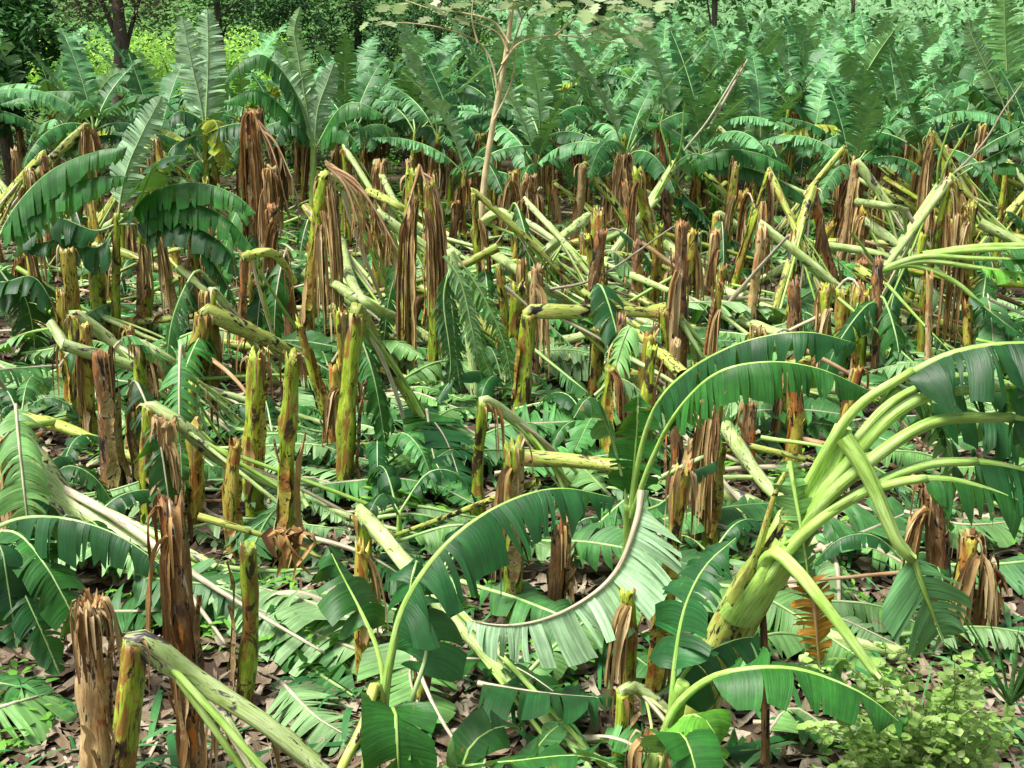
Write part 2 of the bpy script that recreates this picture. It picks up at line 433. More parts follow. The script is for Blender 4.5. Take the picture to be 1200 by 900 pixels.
# landmarks that anybody finds in the photograph: (x, y, words)
LM = [(110, 760, 'the shaggy tan stump'), (215, 720, 'the tall rusty stump'), (285, 720, 'the green stump under the brown leaf'),
      (155, 760, 'the snapped stump bottom left'), (30, 560, 'the shaggy stumps on the left edge'), (80, 430, 'the snapped pair far left'),
      (125, 480, 'the charred orange stump'), (165, 450, 'the twin snapped stumps'), (230, 420, 'the leaning orange stump'),
      (300, 500, 'the purple topped stump'), (340, 520, 'the blotched green stump'), (285, 330, 'the orange hooked stump'),
      (310, 220, 'the tall dead brown clump'), (375, 260, 'the stem with tan hanging leaves'), (410, 470, 'the stout green stump'),
      (480, 330, 'the tall green double stem'), (560, 540, 'the smooth green stump'), (470, 570, 'the green fruit bunch'),
      (610, 420, 'the stump with level stem'), (570, 190, 'the pale sapling'), (600, 680, 'the green stump behind the arching leaf'),
      (655, 660, 'the split tan stump'), (620, 720, 'the pale crescent leaf'), (590, 600, 'the big arching leaf'),
      (735, 520, 'the feathery upright leaf'), (790, 680, 'the leaning brown stump'), (797, 330, 'the thin orange stump'),
      (780, 230, 'the pair of leaning stems'), (838, 540, 'the mossy brown stump'), (928, 490, 'the yellow stump'),
      (930, 360, 'the charred short stump'), (1005, 360, 'the twin green stumps'), (1025, 380, 'the thin rusty post'),
      (900, 400, 'the paired dark leaves'), (950, 580, 'the big lime petioles'), (1000, 780, 'the pale leafy shrub'),
      (1095, 630, 'the brown stump on the right'), (1130, 690, 'the ragged stump bottom right'), (1080, 310, 'the level stem on the right'),
      (1050, 230, 'the leaning stem on the right'), (1145, 240, 'the hanging fruit bunch'), (900, 220, 'the long drooping leaf'),
      (1005, 140, 'the shaggy dead post'), (370, 120, 'the tall feathery plant'), (240, 80, 'the two upright leaves'),
      (150, 90, 'the vine hung tree'), (40, 60, 'the dark leafy tree'), (140, 240, 'the drooping plant on the left'),
      (700, 410, 'the smooth fallen leaf'), (440, 430, 'the snapped brown stem'), (650, 540, 'the short level log'), (545, 400, 'the hanging dark leaves'),
      (840, 760, 'the young plant bottom right'), (450, 860, 'the young plant bottom middle'), (1180, 400, 'the dark leaf right edge')]
def near(p, pre, tries=7):
    x, y = pxof(p)
    L = sorted(LM, key=lambda l: (l[0] - x) ** 2 + ((l[1] - y) * 1.3) ** 2)
    best = None
    for l in L[:tries]:
        dx, dy = x - l[0], y - l[1]
        if abs(dx) > abs(dy) * 1.0: rel = 'left of' if dx < 0 else 'right of'
        else: rel = 'behind' if dy < 0 else 'in front of'
        t = f'{pre} {rel} {l[2]}'
        if len(t.split()) > 16: continue
        if best is None: best = t
        if t not in used: return t
    return best

# ------------------------------------------------------------------ ground
def ground():
    xs = sorted(set([round(-14 + .16 * i, 3) for i in range(176)] + [-600, -300, -150, -80, -50, -35, -25, -18] + [600, 300, 150, 80, 50, 35, 25, 18]))
    ys = sorted(set([round(4 + .18 * i, 3) for i in range(150)] + [-200, -60, -20, -5, 0, 2, 34, 38, 43, 50, 60, 75, 90, 120, 180, 300, 600, 1200]))
    mb = MB(); rows = []; tcs = []
    for y in ys:
        rows.append([(x, y, ter(x, y)) for x in xs]); tcs.append([(x, y, 0) for x in xs])
    mb.grid(rows, tcs)
    o = mb.build('ground', M['soil']); o['kind'] = 'structure'
ground()

def litter():
    mb = MB(); rr = random.Random(5)
    for i in range(15000):
        y = 6.6 + 26 * rr.random() ** 1.6; x = rr.uniform(-1, 1) * (y * .42 + 1)
        z = ter(x, y); a = rr.uniform(0, 2 * PI); l = rr.uniform(.06, .42); w = rr.uniform(.008, .05)
        if rr.random() < .25: w *= 2.2; l *= .5
        h = rr.uniform(.005, .07); dz = rr.uniform(-.02, .09) * (l / .3)
        dx, dy = math.cos(a), math.sin(a); u = rr.random() * 100; c2 = rr.uniform(-.12, .12) * l
        rows = []; tcs = []
        for k in range(4):
            t = k / 3 - .5; ww = w * (1 - 1.2 * abs(t)) + .003
            cx = x + dx * l * t - dy * c2 * (t * t * 4); cy = y + dy * l * t + dx * c2 * (t * t * 4); cz = z + h + dz * (t * t * 4 - .3) + .01
            rl = rr.uniform(-.6, .6) * ww
            rows.append([(cx - dy * ww, cy + dx * ww, cz + rl), (cx + dy * ww, cy - dx * ww, cz - rl)])
            tcs.append([(l * t, -ww, u), (l * t, ww, u)])
        mb.grid(rows, tcs)
    o = mb.build('leaf_litter', M['litter']); tag(o, 'brown and tan dead leaf litter covering the soil between the stumps', 'leaf litter', kind='stuff')
    mb = MB()
    for i in range(2300):
        y = 6.8 + 20 * rr.random() ** 1.3; x = rr.uniform(-1, 1) * (y * .42 + 1)
        if mnoise.noise(Vector((x * .5, y * .5, 9))) < -.12 and y < 20: continue
        z = ter(x, y); a = rr.uniform(0, 2 * PI); l = rr.uniform(.15, .7); w = rr.uniform(.008, .03); u = rr.random() * 100
        h = rr.uniform(.03, .16); bow = rr.uniform(-.1, .14); dx, dy = math.cos(a), math.sin(a)
        rows = []; tcs = []
        for k in range(5):
            t = k / 4 - .5; ww = w * (1 - 1.5 * t * t)
            cz = z + h + bow * (1 - 4 * t * t); rl = rr.uniform(-.5, .5) * ww
            rows.append([(x + dx * l * t - dy * ww, y + dy * l * t + dx * ww, max(cz + rl, z + .02)), (x + dx * l * t + dy * ww, y + dy * l * t - dx * ww, max(cz - rl, z + .02))])
            tcs.append([(l * t, -ww, u), (l * t, ww, u)])
        mb.grid(rows, tcs)
    o = mb.build('leaf_scraps', M['scrap']); tag(o, 'shredded green strips of banana leaf strewn over the ground', 'leaf scraps', kind='stuff')
    mb = MB()
    for i in range(5200):
        y = 7 + 30 * rr.random(); x = rr.uniform(-1, 1) * (y * .42 + 1)
        if mnoise.noise(Vector((x * .6 + 40, y * .6, 2))) < (.12 if y < 25 else -.3): continue
        big = 1.0 if y < 25 else 2.0
        z = ter(x, y); n = rr.randint(4, 8); hh = rr.uniform(.06, .32) * big
        for q in range(n):
            a = rr.uniform(0, 2 * PI); l = rr.uniform(.05, .14) * big; w = l * rr.uniform(.3, .5); u = rr.random() * 100
            bx, by, bz = x + rr.uniform(-.1, .1), y + rr.uniform(-.1, .1), z + hh * rr.random()
            dx, dy = math.cos(a), math.sin(a); up = rr.uniform(-.2, .7)
            rows = []; tcs = []
            for k, (t, ww) in enumerate(((0, .1), (.4, 1), (.75, .7), (1, .02))):
                rows.append([(bx + dx * l * t - dy * w * ww / 2, by + dy * l * t + dx * w * ww / 2, bz + l * up * t - .3 * l * t * t), (bx + dx * l * t + dy * w * ww / 2, by + dy * l * t - dx * w * ww / 2, bz + l * up * t - .3 * l * t * t)])
                tcs.append([(t, 0, u), (t, w, u)])
            mb.grid(rows, tcs)
    o = mb.build('ground_weeds', M['weed']); tag(o, 'low bright green weeds sprouting through the leaf litter', 'weeds', kind='stuff')
litter()

# ------------------------------------------------------------------ stumps and snapped plants
def sheath_strip(parent, a, b, r0, r1, seed, mat, name='dry_sheath'):
    rr = random.Random(seed); ax = (b - a); L = ax.length; T = ax.normalized()
    B = T.cross(Vector((0, 1, 0))).normalized(); Nn = B.cross(T)
    th = rr.uniform(PI * .9, PI * 2.1) ; span = rr.uniform(.6, 1.5)
    t0 = rr.uniform(0, .35); t1 = min(1.05, t0 + rr.uniform(.3, .7)); n = max(4, int((t1 - t0) * L / .05)); K = 6
    z = rr.random() * 100; pe = rr.uniform(.0, .16); peb = rr.uniform(0, .08)
    rows = []; tcs = []
    for i in range(n + 1):
        u = i / n; t = t0 + (t1 - t0) * u
        r = (r0 + (r1 - r0) * t) * 1.07 + .004 + pe * max(0, u - .75) * 4 * .5 + peb * max(0, .2 - u) * 3
        sp_ = span * (1 - .5 * max(0, u - .6)) * (.8 + .6 * mnoise.noise(Vector((u * 5, z, 0)))) * min(1, .35 + u * 4) * min(1, .25 + (1 - u) * 3)
        row = []; tr = []
        for k in range(K + 1):
            q = k / K - .5; an = th + sp_ * q + .25 * mnoise.noise(Vector((u * 3, z, 4)))
            rk = r + .018 * (2 * abs(q)) ** 2 * (1 + mnoise.noise(Vector((u * 6, q * 3, z))))
            row.append(a + T * (t * L + .03 * mnoise.noise(Vector((q * 9, z, 2))) * (1 if i in (0, n) else 0)) + B * math.cos(an) * rk + Nn * math.sin(an) * rk)
            tr.append((t * L, q * sp_ * r, z + (k * .37 if mat in ('x',) else 0)))
        rows.append(row); tcs.append(tr)
    mb = MB(); mb.grid(rows, tcs); return mb.build(name, M[mat], parent)
def fibres(parent, p, T, r, seed, n=14, L=.3, mat='dry', name='dry_fibres', down=1.0):
    rr = random.Random(seed); mb = MB()
    for i in range(n):
        a = rr.uniform(0, 2 * PI); o = Vector((math.cos(a), math.sin(a), 0)); l = L * rr.uniform(.5, 1.3)
        up = rr.uniform(.0, .5) * l * .6
        s = p + o * r * .8 - T * rr.uniform(0, .08)
        e = o * rr.uniform(.02, .10)
        ribbon(mb, [s, s + T * up + o * .03, s + e + T * up * .4 + Vector((0, 0, -.25 * l * down)), s + e * 1.1 + Vector((0, 0, -l * down))], rr.uniform(.012, .05), seed=seed * 31 + i, step=.05)
    return mb.build(name, M[mat], parent)
def hang(parent, p, l, seed, mat='dry', dirv=None, w=.10, name='dead_leaf', nr=9):
    """crumpled dead leaf hanging down from p: a rib and narrow crumpled blade strips"""
    rr = random.Random(seed); mb = MB()
    d = Vector(dirv) if dirv is not None else Vector((rr.uniform(-1, 1), rr.uniform(-1, .2), 0)).normalized() * .12
    path = [p, p + d * .6 + Vector((0, 0, -.08 * l)), p + d + Vector((0, 0, -.5 * l)), p + d * 1.15 + Vector((0, 0, -l))]
    for i in range(nr):
        o = Vector((rr.uniform(-.04, .04), rr.uniform(-.04, .04), 0)); sh = rr.uniform(.0, .35)
        w_ = w * .75
        q = [path[0].lerp(path[1], sh) + o * .4, path[1].lerp(path[2], sh) + o, path[2] + o * 1.6 + Vector((0, 0, rr.uniform(-.1, .1) * l)), path[3] + o * 2 + Vector((0, 0, rr.uniform(-.1, .3) * l))]
        ribbon(mb, q, w_ * rr.uniform(.12, 1), seed=seed * 17 + i, step=.07, roll=rr.uniform(-1, 1), cup=.6)
    return mb.build(name, M[mat], parent)

def crown_on_ground(parent, end, dirv, n, seed, mats=('leaf_w', 'leaf', 'leaf_w'), spread=.5, Lr=(1.2, 2.0), zlow=.06, roll=None, r=.03, W=(.36, .52)):
    rr = random.Random(seed); base = math.atan2(dirv.y, dirv.x)
    for i in range(n):
        a = base + (i - (n - 1) / 2) / max(1, n - 1) * 2 * spread + rr.gauss(0, .08) if n > 1 else base
        L = rr.uniform(*Lr); u = Vector((math.cos(a), math.sin(a), 0)); v = Vector((-u.y, u.x, 0)) * rr.uniform(-.2, .2)
        zz = end.z + rr.uniform(-.02, .04); hp = rr.uniform(.0, .16)
        pts = [end.copy(), end + u * L * .3 + Vector((0, 0, hp)), end + u * L * .65 + v * L * .5, end + u * L + v * L]
        for k, p in enumerate(pts[1:]):
            gz = ter(p.x, p.y)
            p.z = max(gz + zlow + .03, zz + (gz + zlow + .04 - zz) * min(1, (k + 1) * .55) + (hp if k == 0 else 0))
        fl = min(ter(p.x, p.y) for p in pts) + .025
        leafobj(parent, pts, mat=rr.choice(mats), ribmat=rr.choice(['midrib', 'midrib', 'midrib_p']), s0=rr.uniform(.18, .32), W=rr.uniform(*W), tear=rr.uniform(.25, .8),
                droop=rr.uniform(.15, .5), fold=rr.uniform(-.1, .5), sweep=rr.uniform(.1, .45), seed=seed * 13 + i, floor=fl, rib=r * .55, pet=1.9,
                roll=(rr.uniform(-.5, .5) + (PI if rr.random() < .55 else 0)) if roll is None else roll, step=.06, K=3, ribn=5)

STYLE = {'g': ('stem_g', 'dry'), 'y': ('stem_y', 'dry'), 'o': ('stem_o', 'dry_o'), 't': ('stem_t', 'dry')}
SEED = [100]
def stump(bx, by, tx, ty, w, style, label, fall=None, leaves=4, fibre=0, hangs=0, sheaths=2, logm='log', dY=0.0, name=None, endw=.55, group=None, mats=('leaf_w', 'leaf', 'leaf_w'), lean=None):
    SEED[0] += 1; sd = SEED[0]; rr = random.Random(sd)
    a = gg(bx, by); b = at(tx, ty, a.y + dY)
    r = w / 2 * depth((a + b) / 2) / F_ * rr.uniform(.78, .96)
    nm = name or ('snapped_banana_plant' if fall else 'banana_stump')
    cat = 'broken plant' if fall else 'plant stump'
    o = root(nm, a, label, cat, group or ('banana plants snapped over by the storm' if fall else 'broken banana stumps'))
    m1, m2 = STYLE[style]
    a2 = a - Vector((0, 0, .05)); mid = (a2 + b) / 2 + Vector((rr.uniform(-.05, .05), rr.uniform(-.05, .05), 0))
    mb = MB(); tube(mb, [a2, mid, b], lambda t: r * (1.28 - .28 * min(1, t * 1.6)) , n=18, step=.045, ridge=.20, seed=sd, jag=.0 if fall else rr.uniform(.03, .11), wob=.26)
    mb.build('pseudostem', M[m1], o)
    T = (b - a).normalized()
    for k in range(sheaths):
        sheath_strip(o, a, b, r * 1.15, r, sd * 7 + k, rr.choice(['stem_t', 'stem_o', 'stem_t', 'stem_t', 'dry', 'dry', m2] if style in 'to' else ['stem_t', 'stem_o', 'stem_y', 'stem_y', 'dry']))
    if fibre: fibres(o, b, T, r, sd * 3, n=fibre, L=.32 + .1 * rr.random(), mat=m2)
    for k in range(hangs): hang(o, a.lerp(b, rr.uniform(.75, 1.0)) + Vector((rr.uniform(-1, 1) * r, -r, 0)), (b - a).length * rr.uniform(.4, .85), sd * 5 + k, rr.choice(['dry', m2]), w=.10)
    rl = r * 1.03
    if fall:
        pts = [b - T * .10, b + T * .015]
        ps = []
        for f in fall:
            if len(f) == 3: ps.append(at(*f) if f[2] > 3 else g(f[0], f[1], f[2]))
            else: p = g(f[0], f[1], .12); p.z = max(p.z, ter(p.x, p.y) + .10); ps.append(p)
        k1 = b + (ps[0] - b).normalized() * (rl * 1.3) + T * (rl * .25)
        pts = [b - T * .04, b + T * rl * .35, k1] + ps
        mb = MB(); PP = tube(mb, pts, lambda t: rl * (.72 + .36 * min(1, t * 7) - .48 * t), n=14, step=.05, ridge=.24, seed=sd + 900, wob=.10, floor=None)
        lg = mb.build('snapped_stem', M[logm], o)
        for q in range(rr.choice([0, 1, 2, 3])):
            c_ = PP[int(len(PP) * rr.uniform(.1, .8))]; hang(o, c_, min(.55, max(.12, c_.z * .7)), sd * 23 + q, rr.choice(['dry', 'dry_o']), w=.06, nr=4)
        # torn fibres on the fold
        fibres(o, b + T * .02, T, r * .95, sd * 9, n=6, L=.16, mat='dry')
        d = (ps[-1] - (ps[-2] if len(ps) > 1 else b)).normalized()
        if leaves: crown_on_ground(o, ps[-1] - d * .05, Vector((d.x, d.y, 0)).normalized(), leaves, sd * 11, r=max(.02, rl * .5), spread=endw, mats=mats)
        # separate leaf-stalk lying along the stem
        for q in range(4):
            mb = MB(); off = Vector((0, 0, rl * .6)) + Vector((rr.uniform(-.04, .04), -.02, 0)); e = ps[-1].lerp(b, rr.uniform(-.15, .25)) + Vector((rr.uniform(-.2, .3), rr.uniform(-.45, .2), 0)); e.z = ter(e.x, e.y) + .06
            s = PP[int(len(PP) * rr.uniform(.12, .45))]
            tube(mb, [s, s.lerp(e, .4) + off * rr.uniform(.3, 1.6), e], rl * rr.uniform(.2, .36), n=7, step=.1, seed=sd + q, ridge=.1)
            mb.build('leaf_stalk', M['petiole' if q % 2 else 'midrib_p' if q == 2 else logm], o)
    localise(o); return o

# --- bottom left
stump(118, 935, 105, 708, 33, 't', 'thick shaggy tan stump with frayed pale fibres on top, bottom left', fibre=34, sheaths=3)
stump(128, 1010, 158, 752, 36, 'g', 'snapped green plant bottom left folding right over the pale path of litter', fall=[(235, 800, 6.5), (310, 848, 6.45), (392, 915, 6.4)], leaves=4, logm='log')
stump(232, 925, 202, 590, 27, 'o', 'tall rusty orange and black stump near the bottom left', fibre=10, sheaths=4, hangs=1)
stump(283, 830, 290, 640, 22, 'g', 'green stump with a brown dead leaf and stick lying over its top', sheaths=2)
stump(20, 640, 18, 515, 32, 't', 'shaggy tan stump on the left edge beside a pale folded stem', fibre=26, hangs=3, fall=[(100, 612, .45), (190, 655, .25), (300, 712)], leaves=5)
stump(40, 650, 45, 545, 24, 'o', 'lower shaggy brown stump just right of the left edge stump', fibre=20, hangs=2)
# --- left middle
stump(92, 508, 87, 368, 17, 'g', 'snapped green stump far left, its pale stem folding down to the right', fall=[(140, 408, 1.0), (205, 470, .4), (285, 505)], leaves=4)
stump(86, 442, 78, 292, 19, 'y', 'tall yellow brown stump standing behind the snapped pair far left', fibre=5, sheaths=2)
stump(108, 522, 99, 380, 14, 'y', 'slim yellow brown stump touching the snapped stump far left', fibre=3, sheaths=2, hangs=1)
stump(136, 592, 120, 412, 22, 'o', 'charred orange and black stump left of the twin snapped stumps', fibre=5, sheaths=3)
stump(120, 402, 114, 312, 19, 'g', 'short green stump behind the charred orange stump', sheaths=1)
stump(168, 400, 168, 262, 16, 'g', 'tall green stump with brown right side below the drooping plant', sheaths=2, hangs=1)
stump(155, 545, 163, 402, 16, 'g', 'left one of the twin snapped stumps, pale stem folded right', fall=[(205, 428, 1.1), (255, 470, .5), (288, 505)], leaves=3)
stump(175, 625, 176, 476, 18, 'g', 'right one of the twin snapped stumps with thick pale folded stem', fall=[(215, 500, 1.1), (262, 540, .72), (340, 575, .35), (425, 612)], leaves=4)
stump(197, 640, 193, 492, 24, 't', 'ragged tan and orange stump pressed against the twin snapped stumps', fibre=12, sheaths=3, hangs=2)
stump(216, 482, 240, 368, 21, 'y', 'leaning orange and green stump with a dark folded stem', fall=[(290, 388, .95), (340, 412, .6), (388, 440)], leaves=3, logm='log_y')
stump(249, 478, 249, 340, 13, 'g', 'thin green snapped stump beside the leaning orange stump', fall=[(268, 362, 1.2), (292, 395, .7), (330, 450)], leaves=3)
stump(275, 650, 276, 518, 18, 'y', 'short yellow stump between the ragged tan and purple topped stumps', sheaths=2, fibre=3)
stump(297, 612, 302, 416, 21, 'g', 'green blotched stump with purple black frayed top', fibre=14, sheaths=2)
stump(336, 672, 343, 418, 21, 'g', 'tall green stump with large brown bark patches, second of the blotched pair', fibre=5, sheaths=3)
stump(280, 442, 286, 304, 14, 'o', 'orange stump whose top hooks over to the right', fall=[(305, 296, 1.95), (325, 300, 1.8), (345, 330, 1.2)], leaves=0, logm='log_y')
stump(297, 400, 296, 330, 10, 'y', 'small dark stump right behind the orange hooked stump', sheaths=1)
stump(324, 398, 320, 240, 17, 'o', 'rusty brown stump in front of the tall dead brown clump', fibre=8, sheaths=3, hangs=2)
stump(345, 412, 330, 298, 15, 'o', 'brown leaning stump right of the rusty stump below the dead clump', fibre=4, sheaths=3)
stump(356, 420, 380, 208, 15, 'g', 'tall green stem with bundle of tan dead leaves folded right', fibre=12, sheaths=2, hangs=4, fall=[(425, 235, 1.9), (455, 275, 1.3), (480, 320, .7)], leaves=2, logm='log_y')
stump(300, 345, 297, 130, 20, 'o', 'tallest dead brown clump with black and yellow bark, upper left', fibre=20, sheaths=4, hangs=6)
stump(318, 350, 318, 195, 16, 't', 'tan dead stem hung with brown leaves right beside the tallest clump', fibre=14, sheaths=3, hangs=5)
# --- bare dead stalks slanting down from the dry clumps
def deadribs(label, x0, y0, ends, Yd, r=.014):
    b = at(x0, y0, Yd); o = root('dead_stalk', b, label, 'dead stalk', 'bundles of dead stalks hanging from broken stems')
    for i, (x, y) in enumerate(ends):
        rr_ = random.Random(i + x0); e = at(x, y, Yd - .25 * rr_.random()); s0_ = b + Vector((rr_.uniform(-.05, .05), 0, rr_.uniform(-.1, .08)))
        m_ = s0_.lerp(e, .45) + Vector((.05, 0, .14))
        mb = MB(); tube(mb, [s0_, m_, e], lambda t: r * (1.3 - .8 * t), n=6, step=.1, seed=i); mb.build('leaf_stalk', M['dry_rib'], o)
        mb = MB()
        for k in range(5):
            q = m_.lerp(e, rr_.uniform(0, .9)); ribbon(mb, [q, q + Vector((.02, -.02, -.12)), q + Vector((rr_.uniform(-.05, .08), -.03, -rr_.uniform(.2, .5)))], rr_.uniform(.02, .07), seed=k + i * 9, cup=.5)
        mb.build('dead_leaf', M['dry'], o)
    localise(o)
deadribs('bare tan stalks slanting right from the top of the tallest dead clump', 300, 140, [(345, 215), (352, 240), (338, 250), (322, 200), (330, 262)], gg(300, 345).y - .15)
deadribs('thick bundle of tan dead stalks folded right from the green stem', 385, 192, [(470, 300), (460, 285), (440, 290), (425, 280), (478, 330), (450, 262)], gg(356, 420).y - .2, .018)
deadribs('dead brown stalks slanting right from the tall green double stem', 490, 200, [(520, 255), (512, 275), (500, 290), (472, 262)], gg(478, 446).y - .15)
# --- centre
stump(404, 585, 417, 366, 21, 'g', 'stout green stump in the middle with a brown stem folded right', fall=[(445, 410, 1.25), (470, 450, .8), (494, 490, .45)], leaves=3, logm='log_y', mats=('leaf', 'leaf_w'))
stump(388, 560, 392, 430, 17, 'y', 'yellow stump half hidden behind the stout green stump', sheaths=2, hangs=1)
stump(478, 446, 484, 200, 17, 'g', 'tallest green stem of the middle double stem with snapped tip', sheaths=1, hangs=2, fibre=4)
stump(508, 456, 503, 215, 14, 'g', 'right stem of the middle double stem, dry brown strips beside it', sheaths=2, hangs=3, fibre=5)
stump(600, 438, 608, 334, 17, 'g', 'spotted green stump behind the stump with level stem', sheaths=1, fibre=3)
stump(610, 492, 620, 368, 19, 'g', 'spotted stump with its stem snapped level to the right', fall=[(665, 366, 1.30), (730, 365, 1.22), (800, 372, 1.1)], leaves=3, logm='log_y', sheaths=1)
stump(560, 612, 567, 470, 16, 'g', 'smooth green stump in the middle with pale stem folded right', sheaths=0, fall=[(600, 490, 1.0), (640, 525, .6), (668, 575)], leaves=3, logm='log', mats=('leaf', 'leaf_d'))
stump(600, 730, 603, 520, 22, 'g', 'broad green stump standing just behind the big arching leaf', sheaths=2, fibre=4, hangs=1)
stump(648, 722, 657, 618, 20, 'o', 'split tan and dark stump above the pale crescent leaf', sheaths=3, fibre=5)
stump(668, 708, 664, 612, 14, 't', 'narrow tan stump at the right side of the split dark stump', sheaths=2, fibre=3)
stump(697, 480, 702, 386, 17, 'y', 'yellow spotted stump below the level snapped stem', sheaths=2, fibre=3)
stump(724, 505, 728, 372, 15, 'o', 'rusty stump standing just right of the yellow spotted stump', sheaths=3)
stump(757, 500, 762, 392, 16, 'y', 'yellow black stump in front of the thin orange stump', sheaths=2)
stump(712, 560, 716, 430, 15, 'g', 'green stump behind the short level log', sheaths=2, hangs=1)
stump(796, 470, 798, 262, 15, 'o', 'thin tall orange stump standing right of centre', sheaths=3, fibre=4, hangs=1)
stump(786, 600, 790, 455, 14, 'o', 'orange rusty stump behind the feathery upright leaf plant', sheaths=3)
stump(766, 830, 802, 545, 22, 'y', 'leaning brown and yellow stump right of the pale crescent leaf', sheaths=3, fibre=8)
stump(730, 850, 735, 690, 17, 'g', 'dark green stump standing behind the right end of the crescent leaf', sheaths=1, hangs=1)
stump(724, 900, 730, 812, 20, 'g', 'short snapped stump at the bottom with a pale torn head', fall=[(745, 806, .55), (775, 828, .42), (800, 860, .25)], leaves=0, logm='log', sheaths=1)
stump(835, 655, 838, 455, 20, 'g', 'mossy brown stump with hanging dry strips right of the middle', sheaths=4, fibre=12, hangs=3)
stump(818, 640, 812, 520, 18, 't', 'ragged tan stump left against the mossy brown stump', sheaths=3, fibre=8, hangs=2)
stump(880, 560, 878, 470, 17, 'o', 'dark stump between the mossy stump and the yellow stump', sheaths=2, fibre=6)
stump(926, 560, 929, 438, 19, 'y', 'bright yellow stump left of the big lime petioles', sheaths=1, fibre=5)
stump(929, 440, 930, 330, 16, 'o', 'charred short orange stump above the paired dark leaves', sheaths=2)
stump(984, 450, 988, 340, 15, 'g', 'left of the twin green stumps right of the charred stump', sheaths=1)
stump(1008, 455, 1011, 342, 18, 'g', 'right of the twin green stumps with a pale dry top', sheaths=2, fibre=8)
stump(1020, 462, 1029, 305, 9, 'o', 'thin rusty red post like stem beside the twin green stumps', sheaths=0)
stump(1088, 450, 1090, 322, 8, 't', 'thin grey dead post below the level stem on the right', sheaths=0)
stump(1096, 720, 1090, 570, 26, 'o', 'thick brown rusty stump under the lime petioles on the right', sheaths=4, fibre=14, hangs=1)
stump(1120, 752, 1138, 628, 22, 'y', 'ragged yellow stump with dry strips bottom right', sheaths=3, fibre=14, hangs=3)
stump(1142, 748, 1155, 660, 18, 'o', 'brown ragged stump rightmost beside the ragged yellow stump', sheaths=3, fibre=10, hangs=2)
stump(485, 850, 500, 732, 20, 'g', 'green stump behind the young plant bottom middle', sheaths=2, fibre=3)
stump(428, 800, 424, 640, 18, 'y', 'brown yellow stump left of the young plant bottom middle', sheaths=3, hangs=1)
stump(432, 700, 424, 602, 20, 'g', 'snapped plant in the middle whose long stem falls toward the bottom', fall=[(470, 655, .95), (540, 735, .62), (600, 800, .35), (668, 872)], leaves=4, logm='log')
stump(1000, 300, 995, 238, 13, 't', 'broken stump with stem snapped level beneath the standing plants', fall=[(1030, 240, 1.65), (1062, 246, 1.5)], leaves=2)
stump(870, 335, 873, 225, 15, 'y', 'spotted yellow stump under the long drooping leaf', sheaths=2, hangs=3)
stump(945, 330, 975, 262, 12, 'y', 'short leaning stump left of the leaning stem on the right', sheaths=2, hangs=1)
stump(560, 330, 556, 270, 14, 'y', 'yellow stump at the foot of the pale sapling', fall=[(590, 250, 1.3), (640, 300, .6), (690, 330)], leaves=3)
stump(430, 330, 432, 225, 13, 'o', 'brown stump left of the tall green double stem', sheaths=3, hangs=3, fall=[(465, 240, 1.5), (500, 262, 1.1)], leaves=0, logm='log_y')
stump(448, 300, 446, 190, 14, 't', 'shaggy tan stump behind the tall green double stem', sheaths=3, hangs=4, fibre=14)
stump(628, 300, 622, 205, 16, 't', 'curtain of tan dead leaves right of the pale sapling', sheaths=3, hangs=6, fibre=10)
stump(608, 310, 602, 200, 14, 'y', 'dead stem nearest the right side of the pale sapling', sheaths=3, hangs=4, fibre=10)
stump(738, 310, 734, 182, 13, 't', 'narrow shaggy dead stem left of the pair of leaning stems', sheaths=3, hangs=4, fibre=10)
stump(390, 330, 398, 285, 13, 'y', 'snapped plant whose stem crosses left of the double stem', fall=[(420, 345, 1.2), (470, 375, .6), (505, 400, .3)], leaves=3, logm='log')
stump(372, 360, 368, 316, 13, 'g', 'low snapped plant in front of the stem with tan hanging leaves', fall=[(410, 345, 1.2), (460, 372, .7), (520, 410)], leaves=3)
stump(583, 330, 580, 300, 13, 'g', 'low stump behind the double stem, its stem dropping right', fall=[(620, 325, 1.0), (660, 350, .5), (700, 372)], leaves=3)
stump(685, 335, 690, 255, 12, 'y', 'snapped plant crossing between sapling and the leaning pair', fall=[(650, 285, 1.0), (600, 330, .3)], leaves=3)

